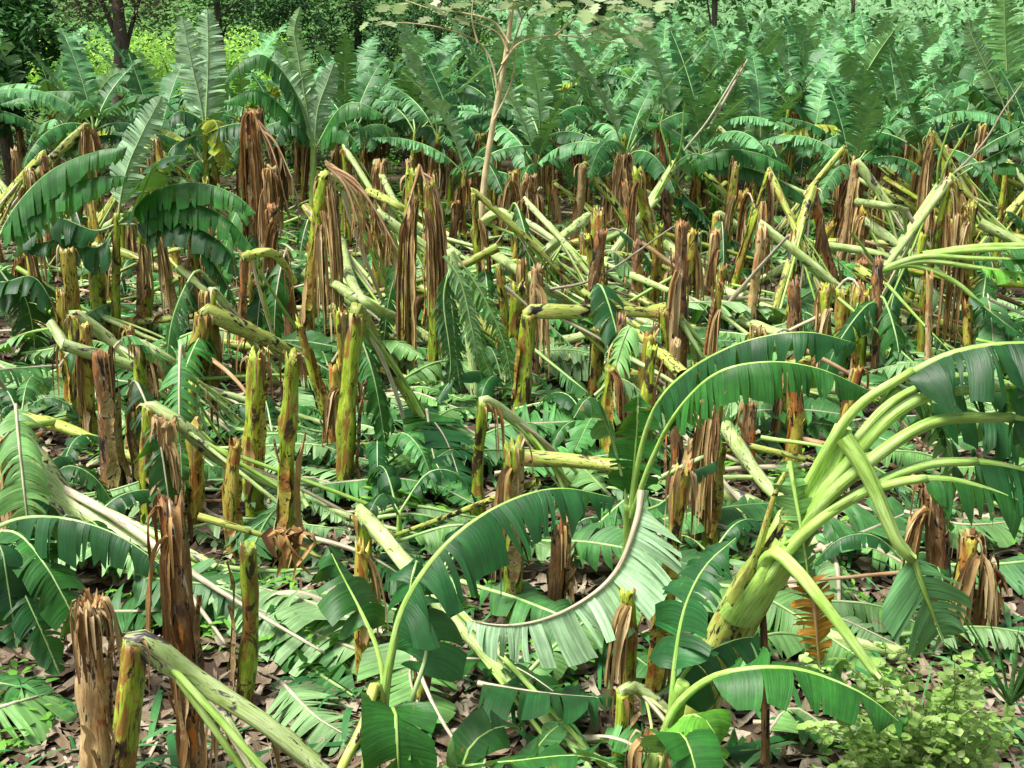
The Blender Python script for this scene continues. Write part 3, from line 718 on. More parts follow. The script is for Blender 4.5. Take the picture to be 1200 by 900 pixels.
# fill the back of the clearing with more broken plants (their own random shape, small in the picture)
rr = random.Random(77)
n = 0; spots = [gg(*pxof(o.location)) for o in bpy.data.objects if o.type == 'EMPTY']
for i in range(900):
    y = rr.uniform(245, 420); x = rr.uniform(-30, 1230)
    if y < 275 and x < 330: continue
    if y > 330 and rr.random() < .62: continue
    p = gg(x, y)
    if any((p - q).length < .75 for q in spots): continue
    spots.append(p); n += 1
    if n > 92: break
    h = rr.uniform(.9, 1.7) if rr.random() < .5 else rr.uniform(1.6, 2.5); s = F_ / depth(p)
    top = p + Vector((rr.gauss(0, .14) * h, rr.uniform(-.1, .1), h)); tx, ty = pxof(top)
    st = rr.choice('ggoyygyt'); w = rr.uniform(.11, .2) * s
    if rr.random() < .42:
        sg = 1 if rr.random() < .75 else -1
        L = rr.uniform(1.2, 2.2); d = Vector((sg * rr.uniform(.6, 1), rr.uniform(-.8, .25), 0)).normalized()
        e = p + d * L; e.z = ter(e.x, e.y) + .12; e2 = top.lerp(e, .5) + Vector((0, 0, .08))
        q1 = pxof(e2); q2 = pxof(e)
        stump(x, y, tx, ty, w, st, near(top, rr.choice(['small snapped plant', 'broken plant with folded stem']) + (' falling right' if sg > 0 else ' falling left')),
              fall=[(q1[0], q1[1], e2.z), (q2[0], q2[1])], leaves=rr.choice([2, 3]), logm=rr.choice(['log', 'log_y']), sheaths=1, hangs=rr.choice([0, 1, 2]))
    else:
        adj = {'g': 'green', 'y': 'yellowish', 'o': 'rusty brown', 't': 'tan'}[st]
        stump(x, y, tx, ty, w, st, near(top, f'{adj} stump with dry strips' ), sheaths=2, hangs=rr.choice([0, 1, 1, 2]), fibre=rr.choice([0, 6, 10]))

rr = random.Random(818); base_ = [q for q in spots if 10.8 < q.y < 19]; k_ = 0
for i in range(400):
    if k_ >= 40: break
    q = rr.choice(base_); p = q + Vector((rr.uniform(-.75, .75), rr.uniform(-.1, .8), 0)); x, y = pxof(p)
    if any((p - t).length < .27 for t in spots) or not (-10 < x < 1210): continue
    if 430 < y < 620 and 415 < x < 545: continue
    spots.append(p); k_ += 1; h = rr.uniform(.7, 1.7); s = F_ / depth(p)
    top = p + Vector((rr.gauss(0, .1) * h, 0, h)); tx, ty = pxof(top); st = rr.choice('gygoyt')
    adj = {'g': 'green', 'y': 'olive yellow', 'o': 'dark rusty', 't': 'straw coloured'}[st]
    stump(x, y, tx, ty, rr.uniform(.10, .16) * s, st, near(top, f'slim {adj} stump'), sheaths=2, hangs=rr.choice([0, 0, 1]), fibre=rr.choice([0, 4, 8]))

# ------------------------------------------------------------------ hero plants
def pth(*pts):
    return [at(x, y, Y) for x, y, Y in pts]
def hero(name, label, cat, base, group=None):
    return root(name, base, label, cat, group)
def wtube(parent, pts, r, mat, name, n=12, ridge=.1, flat=1.0, step=.06, wob=.05, groove=0.0):
    SEED[0] += 1
    mb = MB(); tube(mb, pts, r, n=n, step=step, ridge=ridge, seed=SEED[0], flat=flat, wob=wob, groove=groove); return mb.build(name, M[mat], parent)

# big leaning plant on the right
b0 = gg(800, 905)
P = hero('banana_plant', 'large leaning banana plant with fan of thick lime green leaf stalks', 'banana plant', b0)
wtube(P, [b0 - Vector((0, 0, .05)), at(815, 830, 7.3), at(870, 710, 7.0), at(925, 625, 6.8), at(950, 585, 6.75)], lambda t: .155 - .045 * t, 'log_y', 'pseudostem', ridge=.2, n=18)
wtube(P, [at(900, 670, 6.95), at(945, 600, 6.76), at(975, 540, 6.7), at(990, 500, 6.7)], lambda t: .12 - .075 * t, 'petiole', 'leaf_sheath', ridge=.3, n=18)
for k, (a, rad) in enumerate([
    (((890, 690, 6.95), (925, 620, 6.8), (950, 560, 6.7), (1000, 480, 6.6), (1070, 433, 6.6)), .045),
    (((890, 690, 6.95), (930, 622, 6.75), (985, 540, 6.7), (1040, 475, 6.75), (1095, 445, 6.9)), .040),
    (((890, 690, 6.95), (940, 612, 6.7), (990, 545, 6.6), (1070, 470, 6.6), (1180, 452, 6.7)), .045),
    (((890, 700, 6.9), (940, 618, 6.65), (1000, 555, 6.5), (1090, 495, 6.5), (1185, 488, 6.6)), .048),
    (((885, 700, 6.9), (932, 630, 6.65), (1000, 580, 6.5), (1080, 545, 6.5), (1145, 540, 6.5)), .042),
    (((880, 710, 6.9), (935, 632, 6.6), (1000, 583, 6.5), (1050, 565, 6.4), (1085, 560, 6.4)), .040)]):
    o = wtube(P, pth(*a), (lambda R_: (lambda t: R_ * (1.15 - .45 * t)))(rad * 1.05), 'petiole', 'leaf_stalk', ridge=.0, n=16, flat=.9, wob=.06, groove=.55)
# snapped stalk hanging
wtube(P, pth((990, 512, 6.5), (1020, 560, 6.4), (1050, 630, 6.3), (1070, 655, 6.3)), lambda t: .055 - .02 * t, 'petiole', 'leaf_stalk', ridge=0, n=16, wob=.08, groove=.5)
leafobj(P, pth((1070, 655, 6.3), (1085, 700, 6.3), (1105, 750, 6.35)), 'leaf_d', 'petiole', s0=.0, W=.62, tear=.6, droop=.5, fold=-.1, sweep=.5, seed=901, rib=.016, side=Vector((1, .3, 0)), label='dark leaf hanging from the snapped stalk')
wtube(P, pth((880, 690, 6.95), (903, 648, 6.7), (930, 665, 6.55), (975, 720, 6.4), (1030, 795, 6.3)), lambda t: .05 - .025 * t, 'petiole', 'leaf_stalk', ridge=0, n=16, wob=.08, groove=.5)
wtube(P, pth((868, 705, 6.9), (890, 640, 6.75), (908, 580, 6.7), (926, 542, 6.7)), lambda t: .034 - .022 * t, 'log_y', 'leaf_stalk', ridge=0, n=10)
leafobj(P, pth((1060, 440, 6.6), (1110, 415, 6.6), (1170, 403, 6.5), (1240, 405, 6.5), (1330, 430, 6.5)), 'leaf_d', 'petiole', s0=.0, W=.68, tear=.12, droop=.9, fold=-.25, seed=902, rib=.022)
leafobj(P, pth((1095, 445, 6.9), (1150, 440, 7.0), (1230, 470, 7.0), (1300, 540, 7.0)), 'leaf_d', 'petiole', s0=.0, W=.55, tear=.7, droop=1.2, fold=-.3, seed=903, rib=.02)
leafobj(P, pth((1178, 452, 6.7), (1230, 455, 6.7), (1300, 490, 6.7)), 'leaf', 'petiole', s0=.0, W=.5, tear=.3, droop=1.2, fold=-.5, seed=904, rib=.022)
leafobj(P, pth((1185, 488, 6.6), (1240, 500, 6.6), (1300, 540, 6.6)), 'leaf_d', 'petiole', s0=.0, W=.5, tear=.3, droop=1.2, fold=-.5, seed=905, rib=.022)
leafobj(P, pth((1140, 540, 6.5), (1180, 545, 6.5), (1240, 565, 6.5), (1300, 610, 6.5)), 'leaf_d', 'petiole', s0=.0, W=.55, tear=.35, droop=1.2, fold=-.5, seed=906, rib=.02)
leafobj(P, pth((1082, 560, 6.4), (1120, 562, 6.4), (1180, 580, 6.4), (1240, 610, 6.4)), 'leaf', 'petiole', s0=.0, W=.42, tear=.25, droop=1.2, fold=-.5, seed=907, rib=.02)
leafobj(P, pth((925, 540, 6.7), (930, 570, 6.65), (942, 640, 6.6), (950, 700, 6.6)), 'leaf', 'petiole', s0=.0, W=.24, tear=1, droop=.1, fold=.6, seed=908, rib=.012, side=Vector((1, 0, 0)), sweep=-.2)
leafobj(P, pth((948, 680, 6.6), (955, 720, 6.6), (960, 780, 6.65)), 'leaf_o', 'dry_rib', s0=.0, W=.26, tear=1, droop=.2, fold=.3, strip=(.015, .03), seed=909, rib=.012, side=Vector((1, 0, 0)), sweep=-.4, label='orange yellowed tip of the hanging leaf')
leafobj(P, pth((1090, 470, 7.3), (1140, 480, 7.4), (1220, 520, 7.4), (1280, 590, 7.4)), 'leaf_d', 'midrib', s0=.0, W=.55, tear=.8, droop=1.4, fold=-.3, seed=9031, rib=.018)
leafobj(P, pth((1050, 450, 7.4), (1085, 470, 7.6), (1110, 520, 7.6), (1125, 570, 7.6)), 'leaf', 'midrib', s0=.0, W=.5, tear=.8, droop=1.2, fold=-.3, seed=9032, rib=.018)
wtube(P, pth((868, 715, 7.0), (905, 660, 6.85), (930, 610, 6.78)), lambda t: .135 - .03 * t, 'petiole', 'leaf_sheath', ridge=.3, n=18)
localise(P)

# young plant bottom middle with the big arching leaf
b0 = gg(440, 985); b0.z = 0
P = hero('banana_plant', 'young banana plant bottom middle with big dark arching leaf', 'banana plant', b0)
wtube(P, [b0, at(432, 905, 6.3), at(445, 840, 6.2)], lambda t: .07 - .03 * t, 'petiole', 'pseudostem')
leafobj(P, pth((446, 850, 6.2), (455, 780, 6.2), (475, 705, 6.25), (525, 635, 6.35), (590, 590, 6.5), (655, 572, 6.6), (722, 583, 6.7)), 'leaf_d', 'petiole', s0=.26, W=.72, tear=.85, droop=1.5, fold=-.45, seed=920, rib=.019, step=.035, K=5, strip=(.03, .07))
leafobj(P, pth((448, 835, 6.2), (440, 800, 6.1), (425, 850, 5.95), (400, 900, 5.8), (380, 960, 5.7)), 'leaf_l', 'log_y', s0=.95, W=.1, seed=921, rib=.022)
leafobj(P, pth((447, 840, 6.2), (462, 830, 6.05), (465, 860, 5.9), (468, 920, 5.85), (470, 990, 5.8)), 'leaf', 'petiole', s0=.1, W=.5, tear=.05, droop=.15, fold=.25, seed=922, rib=.012, side=Vector((-1, .2, 0)), strip=(.05, .1))
leafobj(P, pth((455, 845, 6.2), (445, 770, 6.35), (425, 720, 6.5), (400, 672, 6.6), (385, 640, 6.7)), 'leaf', 'petiole', s0=.5, W=.42, tear=.15, droop=.6, fold=-.1, seed=923, rib=.012)
leafobj(P, pth((470, 850, 6.2), (500, 760, 6.4), (480, 700, 6.5), (490, 650, 6.6)), 'leaf_d', 'midrib', s0=.3, W=.5, tear=.3, droop=.8, fold=-.3, seed=924, rib=.012)
localise(P)
b0 = gg(560, 985); b0.z = 0
P = hero('banana_plant', 'low young banana sucker with broad whole leaves along the bottom edge', 'banana plant', b0)
wtube(P, [b0, at(560, 930, 6.2)], .05, 'petiole', 'pseudostem')
leafobj(P, pth((520, 900, 6.2), (600, 892, 6.1), (680, 885, 6.0), (730, 900, 5.95)), 'leaf', 'petiole', s0=.02, W=.48, tear=.03, droop=.2, fold=.15, seed=930, rib=.012, roll=.5, strip=(.05, .1))
leafobj(P, pth((545, 930, 6.2), (545, 885, 6.3), (575, 855, 6.4), (610, 850, 6.5)), 'leaf', 'petiole', s0=.15, W=.34, tear=.1, droop=.3, fold=.1, seed=931, rib=.011, strip=(.05, .1))
leafobj(P, pth((560, 940, 6.2), (610, 900, 6.3), (640, 862, 6.4), (660, 845, 6.5)), 'leaf_w', 'petiole', s0=.2, W=.34, tear=.1, droop=.2, fold=.1, seed=932, rib=.011, strip=(.05, .1))
leafobj(P, pth((500, 960, 6.1), (490, 930, 6.0), (487, 900, 5.95), (482, 880, 5.9)), 'leaf_l', 'petiole', s0=.2, W=.22, tear=0, droop=.1, fold=.3, seed=933, rib=.008, strip=(.05, .1), side=Vector((1, 0, 0)))
localise(P)
# young plant bottom right
b0 = gg(765, 975); b0.z = 0
P = hero('banana_plant', 'young banana plant bottom right, smooth leaf arching over its lime stalks', 'banana plant', b0)
wtube(P, [b0, at(765, 905, 6.5), at(785, 855, 6.45), at(800, 800, 6.4)], lambda t: .085 - .045 * t, 'petiole', 'pseudostem', ridge=.2)
leafobj(P, pth((772, 880, 6.45), (790, 830, 6.35), (830, 795, 6.25), (880, 783, 6.2), (940, 785, 6.15), (1010, 812, 6.1), (1060, 850, 6.1)), 'leaf', 'petiole', s0=.38, W=.56, tear=.06, droop=.75, fold=-.1, seed=940, rib=.018, strip=(.04, .09))
leafobj(P, pth((790, 860, 6.45), (790, 810, 6.5), (820, 770, 6.6), (860, 750, 6.7), (890, 745, 6.8)), 'leaf_d', 'petiole', s0=.25, W=.5, tear=.08, droop=1.0, fold=-.4, seed=941, rib=.014)
leafobj(P, pth((785, 860, 6.45), (788, 800, 6.45), (800, 720, 6.6), (825, 665, 6.7), (862, 630, 6.8)), 'leaf_d', 'petiole', s0=.32, W=.44, tear=.7, droop=.45, fold=.0, seed=942, rib=.014, label='leaf standing upright above the young plant')
leafobj(P, pth((790, 870, 6.4), (800, 840, 6.2), (830, 845, 6.1), (850, 900, 6.0)), 'leaf_l', 'petiole', s0=.2, W=.5, tear=.1, droop=.3, fold=.0, seed=943, rib=.010, strip=(.05, .1))
leafobj(P, pth((775, 900, 6.3), (785, 870, 6.1), (800, 860, 5.95), (815, 900, 5.8), (820, 960, 5.7)), 'leaf', 'petiole', s0=.2, W=.42, tear=.05, droop=.2, fold=.2, seed=944, rib=.011, strip=(.05, .1))
fibres(P, at(765, 868, 6.45), Vector((0, 0, 1)), .07, 945, n=24, L=.28)
localise(P)
# pale crescent leaf
b0 = gg(748, 800)
P = hero('banana_leaf', 'pale crescent shaped banana leaf, torn comb of strips hanging from beige midrib', 'leaf', b0)
P['label'] = 'pale crescent shaped banana leaf, comb of strips hanging from its beige midrib'
leafobj(P, pth((752, 575, 8.2), (746, 610, 8.1), (725, 665, 8.0), (690, 700, 7.9), (640, 725, 7.8), (590, 733, 7.75), (545, 726, 7.8)), 'leaf_p', 'midrib_p', name='blade', s0=.06, W=.82, tear=.7, droop=.25, fold=.0, sweep=.1, seed=950, rib=.02, side=Vector((1, 0, 0)), halves=(1,), step=.035, K=5, strip=(.03, .07), curl=.05)
localise(P)
# feathery plant in centre with paired dark leaves
b0 = gg(735, 705)
P = hero('banana_plant', 'slender banana plant with one feathery upright leaf and arching stalks, centre right', 'banana plant', b0)
wtube(P, [b0, at(736, 640, b0.y - .1), at(737, 590, b0.y - .2)], lambda t: .06 - .02 * t, 'petiole', 'pseudostem')
Y0 = b0.y - .2
leafobj(P, pth((737, 600, Y0), (742, 560, Y0), (746, 510, Y0), (748, 462, Y0)), 'leaf', 'petiole', s0=.15, W=.42, tear=.8, droop=.35, fold=.1, seed=960, rib=.014, side=Vector((1, 0, 0)))
leafobj(P, pth((738, 600, Y0), (752, 520, Y0 - .1), (775, 465, Y0 - .3), (820, 425, Y0 - .5), (880, 398, Y0 - .7), (945, 389, Y0 - .8), (1005, 402, Y0 - .8)), 'leaf_d', 'petiole', s0=.36, W=.62, tear=.45, droop=2.2, fold=-.6, seed=961, rib=.016, K=5)
leafobj(P, pth((739, 605, Y0), (765, 535, Y0 - .3), (795, 480, Y0 - .6), (840, 437, Y0 - .9), (900, 424, Y0 - 1.0), (960, 432, Y0 - 1.0), (1020, 458, Y0 - 1.0)), 'leaf', 'petiole', s0=.42, W=.60, tear=.6, droop=2.2, fold=-.6, seed=962, rib=.016, K=5)
leafobj(P, pth((737, 600, Y0), (725, 540, Y0), (705, 480, Y0 - .1), (690, 465, Y0 - .2), (672, 490, Y0 - .3)), 'leaf', 'midrib', s0=.5, W=.4, tear=.4, droop=.8, fold=-.3, seed=963, rib=.011)
leafobj(P, pth((740, 600, Y0), (775, 590, Y0 - .2), (800, 560, Y0 - .2), (840, 540, Y0)), 'leaf_d', 'midrib', s0=.3, W=.3, tear=.6, droop=.9, fold=-.3, seed=964, rib=.011)
localise(P)
# dark leaves on the lower left
b0 = gg(-40, 800)
P = hero('banana_plant', 'banana plant on the left edge with dark arching and hanging fronds', 'banana plant', b0)
wtube(P, [b0, at(-35, 700, b0.y), at(-20, 620, b0.y)], lambda t: .1 - .03 * t, 'stem_g', 'pseudostem')
Y0 = b0.y
leafobj(P, pth((-20, 625, Y0), (25, 607, Y0 - .2), (80, 608, Y0 - .4), (140, 628, Y0 - .5), (198, 668, Y0 - .6)), 'leaf_d', 'midrib', s0=.2, W=.62, tear=.4, droop=2.2, fold=-.5, seed=970, rib=.014, K=5)
leafobj(P, pth((-20, 625, Y0), (20, 625, Y0 - .3), (55, 665, Y0 - .5), (85, 720, Y0 - .6), (105, 760, Y0 - .6)), 'leaf', 'midrib', s0=.2, W=.5, tear=.6, droop=.5, fold=.0, seed=971, rib=.012)
leafobj(P, pth((-20, 630, Y0), (10, 660, Y0 - .4), (40, 720, Y0 - .6), (70, 790, Y0 - .7)), 'leaf_d', 'midrib', s0=.1, W=.5, tear=.5, droop=.6, fold=-.1, seed=972, rib=.012)
leafobj(P, pth((-20, 640, Y0), (0, 640, Y0 - .5), (10, 690, Y0 - .6), (20, 760, Y0 - .7)), 'leaf_d', 'midrib', s0=.1, W=.5, tear=.4, droop=.6, fold=-.1, seed=973, rib=.012)
leafobj(P, pth((-30, 800, Y0 - .4), (0, 800, Y0 - .4), (40, 810, Y0 - .5), (62, 822, Y0 - .5)), 'leaf_w', 'midrib', s0=.05, W=.5, tear=.6, droop=.3, fold=.1, seed=974, rib=.01)
localise(P)
# left upper plants
def plant_px(label, bx, by, cx, cy, leaves, stemr=.06, smat='stem_g', dY=0, hangs=0, group='standing banana plants at the edge of the clearing', name='banana_plant'):
    SEED[0] += 1; sd = SEED[0]
    b0 = gg(bx, by); Y0 = b0.y + dY; P = hero(name, label, 'banana plant', b0, group); c = at(cx, cy, Y0)
    wtube(P, [b0 - Vector((0, 0, .05)), b0.lerp(c, .5) + Vector((0, 0, .0)), c], lambda t: stemr * (1.25 - .5 * t), smat, 'pseudostem', ridge=.12)
    for i, lf in enumerate(leaves):
        pts = lf[0]; kw = dict(lf[1]) if len(lf) > 1 else {}
        mt = kw.pop('m', 'leaf'); rm = kw.pop('rm', 'midrib'); dy = kw.pop('dy', -.4)
        k = len(pts)
        path = [c - (c - b0).normalized() * .15] + [at(x, y, Y0 + dy * (j + 1) / k) for j, (x, y) in enumerate(pts)]
        base = dict(s0=.15, W=.84, tear=.5, chaos=.7, droop=.8, fold=-.1, seed=sd * 7 + i, rib=.014)
        base.update(kw); leafobj(P, path, mt, rm, **base)
    for k in range(hangs): hang(P, b0.lerp(c, R.uniform(.6, .95)), (c - b0).length * R.uniform(.4, .8), sd * 3 + k)
    localise(P); return P
UP = dict(droop=.15, fold=.25, sweep=.45, tear=.9, chaos=.5, side=Vector((-1, 0, 0)), m='leaf_p', dy=0, rm='midrib')
plant_px('banana plant on the left with pale upright leaf and dark leaves drooping right', 135, 405, 137, 250, [
    ([(147, 205), (165, 160), (190, 112)], dict(UP, W=.55)),
    ([(178, 225), (230, 214), (275, 228), (300, 250)], dict(m='leaf', droop=1.8, fold=-.4, tear=.2)),
    ([(175, 245), (215, 236), (265, 255), (300, 295)], dict(m='leaf', droop=1.8, fold=-.4, tear=.2)),
    ([(170, 262), (215, 262), (260, 285), (285, 325)], dict(m='leaf_d', droop=1.0, fold=-.3, tear=.4)),
    ([(110, 270), (65, 255), (30, 275), (15, 300)], dict(m='leaf_d', droop=1.0, fold=-.3, tear=.2)),
    ([(115, 290), (75, 280), (45, 285), (20, 280)], dict(m='leaf_d', droop=1.0, fold=-.3, tear=.3)),
    ([(160, 240), (185, 190), (225, 180)], dict(m='leaf_d', droop=.6, tear=.4))])
plant_px('banana plant past the left edge with two long arching leaves entering the frame', -25, 420, -12, 285, [
    ([(20, 240), (60, 200), (110, 178), (150, 172)], dict(m='leaf', droop=2.2, fold=-.4, tear=.3, W=.95)),
    ([(15, 255), (60, 225), (110, 208), (150, 206)], dict(m='leaf', droop=2.2, fold=-.4, tear=.3, W=.95)),
    ([(10, 330), (30, 350), (40, 400), (35, 440)], dict(m='leaf_d', droop=.5, tear=.5)),
    ([(0, 330), (40, 325), (70, 370)], dict(m='leaf_d', droop=.9, tear=.3))])
plant_px('banana plant upper left with pale stalks and nearly level leaf', 50, 262, 62, 180, [
    ([(80, 140), (110, 115), (130, 90), (152, 82)], dict(UP, W=.45, m='leaf_w')),
    ([(85, 145), (108, 112), (50, 108), (0, 122)], dict(m='leaf', droop=1.0, fold=-.4, tear=.2, s0=.35)),
    ([(85, 150), (105, 130), (130, 105)], dict(m='leaf_l', droop=.4, tear=.4)),
    ([(100, 140), (130, 135), (162, 145)], dict(m='leaf_d', droop=1.0, tear=.4)),
    ([(95, 165), (130, 158), (155, 165)], dict(m='leaf_d', droop=1.0, tear=.4))])
plant_px('banana plant under the trees with two tall upright pale leaves', 245, 285, 240, 150, [
    ([(236, 125), (225, 75), (213, 18)], dict(UP, W=.75)),
    ([(242, 125), (244, 70), (243, 10)], dict(UP, W=.8)),
    ([(235, 140), (210, 130), (190, 150)], dict(m='leaf_d', droop=1.0)),
    ([(255, 150), (290, 145), (320, 165)], dict(m='leaf_d', droop=1.0)),
    ([(250, 140), (262, 170), (265, 200)], dict(m='leaf_y', droop=.5)),
    ([(225, 160), (200, 175), (195, 200)], dict(m='leaf_d', droop=1.0))])
plant_px('tall feathery banana plant left of the sapling with fresh green stem', 365, 288, 368, 168, [
    ([(358, 130), (335, 90), (322, 62)], dict(UP, W=.65)),
    ([(372, 130), (382, 100), (392, 72)], dict(UP, W=.6)),
    ([(350, 70), (345, 35), (352, 8)], dict(UP, W=.5, m='leaf_w')),
    ([(345, 105), (310, 65), (280, 75), (262, 98)], dict(m='leaf', droop=1.8, fold=-.4, tear=.5)),
    ([(335, 130), (300, 105), (262, 120)], dict(m='leaf', droop=1.8, fold=-.4, tear=.5)),
    ([(395, 130), (420, 120), (450, 135)], dict(m='leaf', droop=1.8, fold=-.4, tear=.3)),
    ([(385, 150), (400, 148), (425, 175)], dict(m='leaf', droop=1.8, fold=-.4, tear=.3)),
    ([(355, 150), (335, 145), (320, 170)], dict(m='leaf_d', droop=1.0, fold=-.3, tear=.3))], stemr=.07, smat='petiole')
plant_px('banana plant with long leaf drooping right in front of the standing rows', 800, 300, 792, 205, [
    ([(815, 190), (860, 192), (920, 215), (975, 255)], dict(m='leaf', droop=2.2, fold=-.4, tear=.15, W=.6)),
    ([(815, 185), (850, 175), (890, 180), (925, 195)], dict(m='leaf', droop=1.8, fold=-.4, tear=.2)),
    ([(800, 180), (780, 150), (750, 140)], dict(m='leaf', droop=.8)),
    ([(800, 180), (830, 140), (870, 75)], dict(m='dry', rm='midrib_p', s0=.93, W=.2)),
    ([(790, 230), (815, 240), (840, 275), (845, 310)], dict(m='leaf_d', droop=.6)),
    ([(800, 225), (825, 260), (830, 300)], dict(m='leaf_d', droop=.6))])
plant_px('shaggy dead post like plant with one upright leaf in the standing rows', 1003, 262, 1008, 88, [
    ([(1030, 60), (1048, 35)], dict(UP, W=.6, m='leaf')),
    ([(1000, 75), (990, 55), (985, 60)], dict(m='leaf_w', droop=.5))], smat='stem_t', hangs=5)
plant_px('pair of stems leaning right with cut off stalks, upper middle', 715, 318, 792, 190, [
    ([(797, 175), (800, 150), (802, 120)], dict(m='leaf', rm='petiole', s0=.9, W=.1)),
    ([(785, 185), (775, 150), (778, 130)], dict(m='leaf', rm='petiole', s0=.9, W=.1)),
    ([(800, 185), (815, 180), (835, 185)], dict(m='leaf', droop=1.0, W=.35))], stemr=.09, smat='log', name='banana_plant')
plant_px('second leaning stem right behind the leaning pair with purple blotches', 700, 322, 770, 232, [
    ([(785, 200), (795, 180)], dict(m='leaf', rm='petiole', s0=.9, W=.1))], stemr=.08, smat='log')
plant_px('plant leaning right with stalks fanned toward the right edge', 1020, 345, 1105, 212, [
    ([(1150, 175), (1185, 155), (1240, 130)], dict(m='leaf', s0=.4, W=.5, droop=1.0)),
    ([(1150, 190), (1190, 172), (1240, 165)], dict(m='leaf', s0=.4, W=.5, droop=1.0)),
    ([(1130, 195), (1170, 190), (1230, 200)], dict(m='leaf', s0=.35, W=.5, droop=1.0)),
    ([(1100, 190), (1112, 150), (1120, 130)], dict(m='leaf', rm='petiole', s0=.9, W=.1)),
    ([(1110, 190), (1128, 160), (1140, 138)], dict(m='leaf', rm='petiole', s0=.9, W=.1)),
    ([(1150, 170), (1175, 130), (1200, 95)], dict(m='leaf', rm='stick', s0=.95, W=.1))], stemr=.10, smat='log', hangs=4)
plant_px('snapped plant lying level at head height toward the right edge', 1018, 430, 1030, 304, [
    ([(1090, 298), (1150, 292), (1230, 290)], dict(m='leaf', rm='petiole', s0=.75, W=.4, rib=.03, droop=1.0)),
    ([(1080, 305), (1140, 312), (1230, 325)], dict(m='leaf_l', rm='petiole', s0=.6, W=.4, rib=.03, droop=1.0)),
    ([(1070, 310), (1120, 330), (1160, 365), (1200, 395)], dict(m='leaf_d', rm='petiole', s0=.6, W=.4, rib=.03, droop=.6)),
    ([(1080, 300), (1140, 302), (1230, 305)], dict(m='leaf', rm='petiole', s0=.7, W=.4, rib=.03, droop=1.0))], stemr=.09, smat='stem_o', name='snapped_banana_plant')
plant_px('banana plant with very tall upright leaf near the top right corner', 1185, 275, 1182, 130, [
    ([(1180, 90), (1178, 40), (1176, -15)], dict(UP, W=1.0, m='leaf')),
    ([(1160, 120), (1130, 95), (1100, 110)], dict(m='leaf', droop=1.0)),
    ([(1200, 120), (1230, 100)], dict(m='leaf', droop=1.0)),
    ([(1165, 140), (1130, 140), (1100, 165)], dict(m='leaf', droop=1.0)),
    ([(1170, 110), (1140, 45), (1135, 20)], dict(UP, W=.5, m='leaf_w'))])

# dark leaves hanging in the middle behind the double stem
b0 = gg(560, 470)
P = hero('banana_plant', 'bundle of dark leaves hanging down behind the tall green double stem', 'banana plant', b0)
Y0 = b0.y - .3
wtube(P, [b0, at(548, 380, b0.y), at(528, 292, b0.y)], lambda t: .08 - .03 * t, 'log', 'pseudostem')
for k, (q, m_, kw) in enumerate([(((530, 295), (545, 340), (560, 400), (580, 450)), 'leaf', {}), (((535, 300), (565, 345), (590, 400), (600, 450)), 'leaf', {}), (((525, 300), (530, 360), (535, 420), (540, 460)), 'leaf_d', {}),
        (((530, 305), (520, 350), (528, 420), (525, 450)), 'leaf_d', {}), (((520, 300), (540, 330), (552, 380), (560, 420)), 'leaf_w', {})]):
    leafobj(P, [at(x, y, Y0 - .1 * k) for x, y in q], m_, 'midrib', s0=.1, W=.40, tear=1, droop=1.3, fold=.1, sweep=.5, strip=(.015, .05), seed=1100 + k, rib=.013, side=Vector((1, .2, 0)))
localise(P)
# plants whose fallen crowns carry big leaves lying in the clearing
def lying(label, pts, **kw):
    P_ = [g(x, y, z) for x, y, z in pts]
    b = P_[0].copy(); b.z = ter(b.x, b.y)
    o = root('banana_leaf', b, label, 'leaf', 'fallen banana leaves')
    mt = kw.pop('m', 'leaf_w'); rm = kw.pop('rm', 'midrib_p')
    base = dict(s0=.04, W=.55, tear=.12, droop=.25, fold=.1, sweep=.2, seed=int(abs(pts[0][0]) * 7 + pts[0][1]), floor=.03, rib=.014, K=4, roll=PI)
    base.update(kw); leafobj(o, P_, mt, rm, name='blade', **base); localise(o)
lying('pale leaf lying flat on the left, comb strips spread toward the viewer', [(0, 428, .3), (60, 470, .2), (140, 505, .15)], W=.7, tear=.7, droop=.1)
lying('leaf lying upon the litter above the charred stump on the left', [(20, 432, .25), (70, 440, .2), (135, 442, .1)], W=.4)
lying('smooth wide leaf fallen behind the stump with level stem', [(850, 412, .35), (760, 412, .45), (690, 422, .4), (640, 430, .3)], W=.95, tear=.08, roll=PI + .6, droop=.7)
lying('wide smooth leaf sloping behind the level snapped stem', [(700, 368, .9), (745, 400, .6), (800, 430, .3)], W=1.0, tear=.08, roll=PI + .3)
lying('long pale leaf lying above the paired dark leaves', [(790, 355, .8), (860, 355, .7), (930, 368, .5), (990, 392, .4)], W=.9, tear=.15, roll=PI + .4, droop=.5)
lying('large pale leaf spread on the ground right of the rusty stump', [(450, 742, .3), (360, 705, .3), (290, 685, .2)], W=.95, tear=.12, roll=PI - .2)
lying('pale leaf under the green stump with brown leaf', [(440, 770, .2), (350, 735, .25), (250, 690, .4)], W=.8, tear=.15, roll=PI + .3)
lying('shredded leaf fanned on the ground near the bottom left fallen stem', [(330, 800, .15), (370, 840, .15), (420, 870, .12)], W=.75, tear=.9, sweep=.5)
lying('torn pale leaf at the left of the shaggy tan stump', [(-20, 835, .2), (25, 822, .25), (65, 810, .15)], W=.8, tear=.7, sweep=.5, m='leaf')
lying('leaf leaning against the long fallen stem, lower middle', [(495, 735, .5), (480, 790, .3), (500, 850, .2)], W=.8, tear=.1, m='leaf')
lying('broad dark leaf lying under the crescent leaf, lower middle', [(560, 800, .4), (640, 812, .4), (720, 818, .35)], W=.9, tear=.08, m='leaf_d', roll=.4, droop=.6)
lying('dark folded leaf below the crescent leaf and left of the short snapped stump', [(520, 770, .3), (600, 780, .35), (690, 840, .2)], W=.6, tear=.5, m='leaf', roll=.3)
